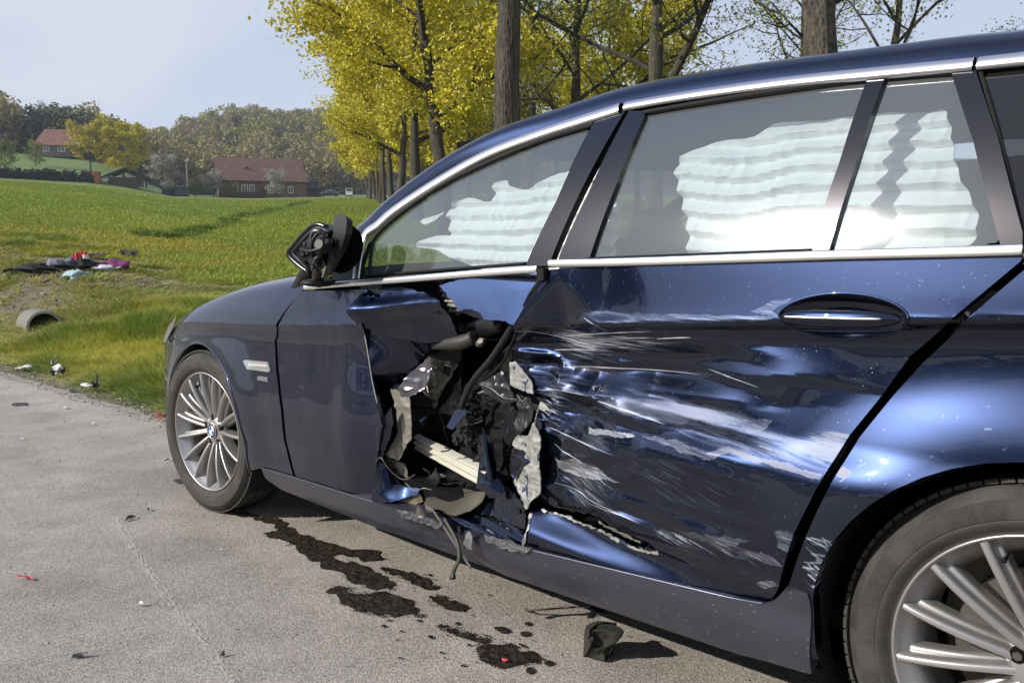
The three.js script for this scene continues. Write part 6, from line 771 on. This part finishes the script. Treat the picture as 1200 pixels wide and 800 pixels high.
// ---------- spilt fluid, debris on the road and in the grass ----------
const flatG = (P, y, o = {}) => { const g = panel(P.map((p) => [p.x, -p.z]), () => y, { h: 0.012, flange: 0.003, ...o }); return g.rotateX(-Math.PI / 2); };
{
  const wet = phys(1, 1, 1, 0.42, { map: texture(512, 512, (i, j) => { const s = h2(i >> 1, j >> 1, 401), v = 0.012 + 0.03 * Math.max(0, tileN(i, j, 512, 30, 3, 402) + 0.2) + (s > 0.9 ? 0.035 * s : 0); return [toS(v * 1.25), toS(v), toS(v * 0.78)]; }), bumpMap: texture(256, 256, (i, j) => { const v = 128 + 200 * tileN(i, j, 256, 40, 3, 403); return [v, v, v]; }, false), bumpScale: 0.004, specularIntensity: 0.6 }); wet.map.repeat.set(2, 2); wet.bumpMap.repeat.set(2, 2);
  const S = [
    ['long dark fluid streak trailing from behind the front wheel', [[262, 597], [300, 604], [330, 610], [345, 622], [380, 636], [420, 645], [446, 647], [452, 655], [430, 658], [400, 650], [388, 652], [420, 662], [445, 672], [463, 686], [458, 694], [430, 690], [405, 678], [385, 668], [360, 655], [346, 643], [330, 634], [312, 630], [308, 626], [326, 622], [318, 614], [290, 606], [264, 601]]],
    ['dark fluid puddle next to the long streak', [[384, 692], [396, 688], [408, 690], [412, 696], [440, 695], [460, 698], [476, 703], [486, 712], [496, 724], [480, 720], [462, 724], [440, 722], [420, 718], [398, 708]]],
    ['narrow fluid splash between the streak and the sill', [[446, 666], [462, 668], [490, 675], [514, 688], [508, 692], [492, 688], [476, 681], [455, 674]]],
    ['small fluid blot below the hanging trim', [[502, 700], [520, 700], [546, 710], [542, 717], [528, 716], [510, 708]]],
    ['thin fluid splash leading to the round puddle', [[516, 734], [535, 737], [555, 745], [574, 750], [568, 755], [548, 750], [526, 742]]],
    ['round fluid puddle with a red fragment in it', [[558, 763], [575, 756], [600, 757], [615, 765], [633, 772], [628, 778], [606, 780], [590, 784], [575, 780], [563, 774]]],
    ['small dark drop near the grey lump', [[637, 778], [645, 775], [650, 779], [642, 782]]], ['small dark drop beside the round puddle', [[616, 786], [624, 783], [627, 788], [620, 792]]], ['faint elongated drop above the round puddle', [[578, 736], [592, 736], [599, 742], [586, 743]]], ['two-lobed drop between the round puddle and the lump', [[610, 742], [620, 741], [621, 746], [612, 747]]], ['pair of dark oil specks left of the front wheel', [[206, 562], [220, 563], [219, 567], [207, 567]]], ['dark patch on the road near the verge', [[13, 474], [22, 471], [33, 473], [30, 476], [18, 476]]]];
  const rims = S.slice(0, 6).map(([, P]) => P.map(([a, b]) => onY(a, b)));
  for (const [lab, P] of S) single('fluid_stain', flatG(smoothPoly(jag(P.map(([a, b]) => onY(a, b)).map((p) => [p.x, p.z]), 0.017, 0.026, P.length), 2).map(([x, z]) => ({ x, z })), 0.004, { h: 0.007, flange: 0 }), wet, lab, 'stain', 'dark fluid stains on the road');
  const r = rng(12); const pos = []; for (let k = 0; k < 1100; k++) { let p, s; if (k < 46) { p = onY(440 + r() * 220, 665 + r() * 130); s = 0.003 + 0.009 * r() * r(); } else { const R = rims[k % 6], i = Math.floor(r() * R.length), t = r(); p = R[i].clone().lerp(R[(i + 1) % R.length], t); const o = 0.022 * (r() + r() - 0.9); p.x += o * (r() - 0.5) * 3; p.z += o * (r() - 0.5) * 3 ; s = 0.0012 + 0.0045 * r() * r(); } const n = 9, q = []; for (let i = 0; i < n; i++) { const w = i / n * 6.28; q.push({ x: p.x + Math.cos(w) * s * (0.7 + 0.6 * r()), z: p.z + Math.sin(w) * s * (0.7 + 0.6 * r()) }); } pos.push(new THREE.ShapeGeometry(new THREE.Shape(q.map((e) => new THREE.Vector2(e.x, -e.z)))).rotateX(-Math.PI / 2).translate(0, 0.0045, 0)); }
  const dm = new THREE.Mesh(merge(pos), wet); dm.name = 'fluid_drops'; dm.userData = { kind: 'stuff', label: 'fine dark drops sprinkled round the puddles', category: 'drops' }; dm.receiveShadow = true; scene.add(dm);
}
// scrape marks in the asphalt
{
  const m = std(0.5, 0.49, 0.46, 0.9, { transparent: true, alphaMap: texture(256, 64, (i, j) => { const e = Math.sin(Math.PI * (j + 0.5) / 64), v = 255 * clamp(e * (0.5 + 1.2 * tileN(i, j * 4, 256, 22, 3, 421)) - 0.25, 0, 0.7); return [v, v, v]; }, false) });
  for (const [lab, P, w] of [['pale curved scrape mark on the asphalt in front of the spilt fluid', [[135, 605], [165, 655], [200, 705], [245, 760], [275, 800]], 0.05], ['short pale scuff on the asphalt', [[36, 567], [41, 575], [45, 581]], 0.035], ['faint pale scrape near the edge of the asphalt', [[-20, 545], [0, 590], [20, 615]], 0.03]]) { const c = spline(P.map(([a, b]) => onY(a, b, 0.004)), 24), p = [], u = [], ix = []; c.forEach((q, k) => { const d = c[Math.min(24, k + 1)].clone().sub(c[Math.max(0, k - 1)]).normalize(); p.push(q.x - d.z * w / 2, 0.004, q.z + d.x * w / 2, q.x + d.z * w / 2, 0.004, q.z - d.x * w / 2); u.push(k / 8, 0, k / 8, 1); if (k < 24) { const a = k * 2; ix.push(a, a + 1, a + 2, a + 1, a + 3, a + 2); } }); single('scrape_mark', geo(p, ix, u), m, lab, 'mark', 'scrape marks on the road'); }
}
// crumpled fragment of thin plastic or metal
function frag(seed, w, d, hgt, curl = 1) { const r = rng(seed), n = 9, P = []; for (let i = 0; i < n; i++) { const a = i / n * 6.28, k = 0.65 + 0.5 * r(); P.push([Math.cos(a) * w / 2 * k, Math.sin(a) * d / 2 * k]); } const Z = (x, y) => hgt * (0.5 + 0.5 * noise(x / w * 2.6 + seed, y / d * 2.6, seed)) * curl + 0.002; return panel(P, Z, { h: Math.max(w, d) / 24, flange: Math.max(0.002, hgt * 0.08) }).rotateX(-Math.PI / 2); }
const chipMat = { white: std(0.62, 0.62, 0.6, 0.55), black: phys(0.02, 0.02, 0.02, 0.45), red: std(0.42, 0.03, 0.03, 0.5), grey: std(0.22, 0.22, 0.22, 0.6), brown: std(0.16, 0.1, 0.07, 0.85), soil: std(0.05, 0.038, 0.026, 0.95), purple: std(0.2, 0.03, 0.13, 0.9), blue: phys(0.03, 0.04, 0.15, 0.3, { clearcoat: 1 }), teal: std(0.35, 0.5, 0.5, 0.5) };
function drop(name, label, category, px, py, seed, w, d, h, m, turn = 0, field = false, group) { const p = field ? groundAt(px, py) : onY(px, py); const o = single(name, frag(seed, w, d, h), chipMat[m], label, category, group); o.position.set(p.x, p.y + 0.004, p.z); o.rotation.y = turn; return o; }
drop('plastic_fragment', 'thin red plastic splinter lying on the open asphalt', 'fragment', 29, 680, 3, 0.075, 0.02, 0.012, 'red', 0.5); drop('plastic_fragment', 'red reflector piece lying by the front tyre at the verge', 'fragment', 191, 492, 4, 0.12, 0.07, 0.05, 'red', 0.3); drop('plastic_fragment', 'tiny red fragment lying in the round puddle', 'fragment', 592, 778, 5, 0.022, 0.008, 0.006, 'red', 0.2).position.y += 0.004;
drop('plastic_fragment', 'flat white panel fragment on the road edge', 'fragment', 27, 434, 6, 0.3, 0.14, 0.05, 'white', 0.4); { const p = onY(68, 441), t = thing('broken_part', 'black and white broken car part on the road edge', 'fragment', [p.x, 0.004, p.z], 0.4); part(t, 'black_piece', frag(7, 0.2, 0.12, 0.09), chipMat.black); part(t, 'white_piece', frag(8, 0.14, 0.05, 0.06).translate(0.02, 0.06, 0.02), chipMat.white); part(t, 'blue_piece', frag(9, 0.06, 0.05, 0.06).translate(-0.05, 0.09, 0), chipMat.blue); }
{ const p = onY(101, 459), t = thing('broken_part', 'white bent panel piece with a black bracket at the verge', 'fragment', [p.x, 0.004, p.z], -0.3); part(t, 'white_panel', frag(10, 0.3, 0.12, 0.07), chipMat.white); part(t, 'black_bracket', frag(11, 0.07, 0.05, 0.16).translate(0.08, 0.02, -0.06), chipMat.black); part(t, 'black_edge', frag(12, 0.16, 0.05, 0.03).translate(-0.02, 0, 0.1), chipMat.black); }
[[77, 479, 0.07, 0.035, 'white', 'small white chip on the asphalt near the verge'], [110, 498, 0.03, 0.02, 'white', 'tiny white chip behind the dark road patch'], [152, 609, 0.06, 0.022, 'black', 'dark flat scrap on the asphalt beside the front wheel'], [173, 599, 0.03, 0.012, 'black', 'narrow dark scrap near the front wheel'], [94, 771, 0.05, 0.014, 'black', 'thin dark sliver on the open asphalt'], [164, 711, 0.014, 0.018, 'white', 'whitish crumb on the open asphalt'], [25, 516, 0.03, 0.02, 'white', 'pale crumb near the road edge'], [259, 646, 0.012, 0.012, 'white', 'white crumb beside the long fluid streak'], [195, 541, 0.03, 0.012, 'black', 'black scrap beside the front tyre'], [43, 545, 0.02, 0.02, 'grey', 'grey crumb on the asphalt near the verge'], [260, 770, 0.016, 0.012, 'black', 'black crumb beside the pale scrape']].forEach(([a, b, w, d, m, lab], i) => drop('plastic_fragment', lab, 'fragment', a, b, 20 + i, w, d, 0.012, m, i));
{ // dark lump with its long shadow
  const p = onY(703, 768), g = new THREE.BoxGeometry(0.08, 0.08, 0.062, 10, 10, 10), q = g.attributes.position; for (let i = 0; i < q.count; i++) { let x = q.getX(i), y = q.getY(i), z = q.getZ(i); const n = 0.02 * noise(x * 24 + y * 9, z * 24 + y * 17, 431) + 0.009 * noise(x * 70, y * 70 + z * 50, 432); const t = (y + 0.04) / 0.08; x *= mix(0.62, 1.12, t); z *= mix(0.8, 1, t); x += n + 0.012 * (t - 0.5); y += n * 0.5 - 0.016 * sstep(-0.01, -0.045, x) * (t > 0.6 ? 1 : 0.2); z += n; q.setXYZ(i, x, y, z); } g.computeVertexNormals(); const m = single('debris_lump', g, std(0.05, 0.045, 0.038, 0.9, { map: texture(128, 128, (i, j) => { const v = 150 + 150 * tileN(i, j, 128, 7, 4, 433); return [v, v, v * 0.95]; }) }), 'dark grey broken lump standing on the asphalt below the rear door', 'lump'); m.position.set(p.x, 0.04, p.z); m.rotation.y = 0.55;
}
single('bent_wire', tube(spline([[616, 714], [622, 715], [650, 713], [676, 711], [693, 710]].map(([a, b], i) => onY(a, b, 0.006 + 0.01 * i)), 20), [0.004, 0.005, ...Array(19).fill(0.0028)], 6), std(0.05, 0.045, 0.035, 0.8), 'thin dark bent wire on the road under the sill', 'wire');
single('seal_scrap', frag(61, 0.07, 0.05, 0.02), chipMat.black, 'black triangular scrap under the sill beside the wire', 'scrap').position.copy(onY(698, 716));
// things thrown into the field
{ const p = groundAt(58, 319), t = thing('black_bundle', 'black jacket-like bundle with grey lining in the field', 'bundle', [p.x, p.y, p.z], 1.25); const bl = (sx, sy, sz, x, y, z, s) => { const g = new THREE.SphereGeometry(1, 28, 18), q = g.attributes.position; for (let i = 0; i < q.count; i++) { const k = 1 + 0.45 * noise(q.getX(i) * 2.9 + s, q.getY(i) * 2.9 + q.getZ(i) * 2.1, s) + 0.22 * (1 - 2 * Math.abs(noise(q.getX(i) * 6 + s, q.getZ(i) * 6 + q.getY(i) * 5, s + 1))); q.setXYZ(i, q.getX(i) * k * sx + x, Math.max(-0.02, q.getY(i) * k * sy + y), q.getZ(i) * k * sz + z); } g.computeVertexNormals(); return g; };
  part(t, 'cloth', bl(0.4, 0.09, 0.2, 0, 0.07, 0, 3), std(0.014, 0.014, 0.015, 0.9)); part(t, 'sleeve', bl(0.24, 0.1, 0.12, 0.5, 0.08, 0.05, 4), std(0.016, 0.016, 0.017, 0.9)); part(t, 'lining', bl(0.17, 0.09, 0.12, 0.16, 0.12, -0.02, 5), std(0.17, 0.17, 0.19, 0.8));
  const c = groundAt(105, 317), u = thing('clothes_heap', 'heap of dark grey and purple clothes in the field', 'clothes', [c.x, c.y, c.z], 1.25); part(u, 'grey_garment', bl(0.26, 0.08, 0.16, 0, 0.06, 0, 6), std(0.06, 0.06, 0.075, 0.9)); part(u, 'purple_garment', bl(0.25, 0.08, 0.15, 0.34, 0.07, 0, 7), chipMat.purple); part(u, 'white_garment', bl(0.2, 0.05, 0.12, 0.25, 0.03, 0.18, 8), chipMat.white);
  const b = groundAt(93, 316), v = thing('red_bag', 'red bag with a blue-white side next to the clothes heap', 'bag', [b.x, b.y, b.z], 1.25); part(v, 'body', bl(0.1, 0.14, 0.09, 0, 0.14, 0, 9), chipMat.red); part(v, 'side', bl(0.09, 0.1, 0.09, -0.14, 0.1, 0, 10), std(0.12, 0.15, 0.3, 0.8)); part(v, 'bottle', new THREE.CylinderGeometry(0.05, 0.055, 0.26, 14).translate(0.1, 0.13, 0.08), chipMat.white); part(v, 'cap', new THREE.CylinderGeometry(0.03, 0.03, 0.05, 12).translate(0.1, 0.28, 0.08), chipMat.red);
  const w = groundAt(89, 326), x = single('plastic_sheet', bl(0.2, 0.08, 0.14, 0, 0.04, 0, 11), chipMat.teal, 'pale bluish plastic sheet crumpled in the grass', 'sheet'); x.position.copy(w);
  drop('cardboard_piece', 'brown and white folded card in the grass', 'card', 50, 331, 44, 0.3, 0.2, 0.12, 'brown', 0.4, true); drop('black_scrap', 'black torn scrap on the bare soil patch', 'scrap', 12, 323, 45, 0.35, 0.2, 0.14, 'black', 0.4, true); drop('white_scrap', 'small white scrap in the grass above the culvert pipe', 'scrap', 50, 346, 46, 0.08, 0.06, 0.03, 'white', 0.4, true);
  drop('earth_clod', 'dark clod of earth beside the bare soil', 'clod', 152, 302, 47, 0.5, 0.3, 0.2, 'soil', 0.4, true); drop('earth_clod', 'long dark clod behind the clothes heap', 'clod', 112, 303, 48, 0.7, 0.3, 0.15, 'soil', 0.4, true);
}
{ const p = groundAt(47, 381), t = thing('culvert_pipe', 'grey ribbed concrete pipe end half sunk in the verge', 'pipe', [p.x, p.y - 0.02, p.z], Math.atan2(EYE.x - p.x, EYE.z - p.z) + 0.2), R = 0.2; const rings = []; for (let k = 0; k <= 60; k++) { const u = k / 60; rings.push(new THREE.Vector2(R + 0.016 * Math.abs(Math.sin(u * Math.PI * 5)), u * 0.62)); } part(t, 'pipe_wall', new THREE.LatheGeometry(rings, 48, 0, 2 * Math.PI).rotateX(Math.PI / 2).translate(0, 0.0, -0.4), std(0.19, 0.18, 0.155, 0.9)); part(t, 'pipe_bore', new THREE.CylinderGeometry(R * 0.88, R * 0.88, 0.6, 40, 1, true).rotateX(Math.PI / 2).translate(0, 0, -0.1), std(0.1, 0.09, 0.08, 0.95)); part(t, 'pipe_rim', new THREE.RingGeometry(R * 0.88, R + 0.006, 48).translate(0, 0, 0.22), std(0.3, 0.28, 0.25, 0.9)); part(t, 'silt', new THREE.CircleGeometry(R * 0.88, 30).translate(0, 0, -0.05), std(0.04, 0.035, 0.03, 0.95)); }
renderer.render(scene, camera);
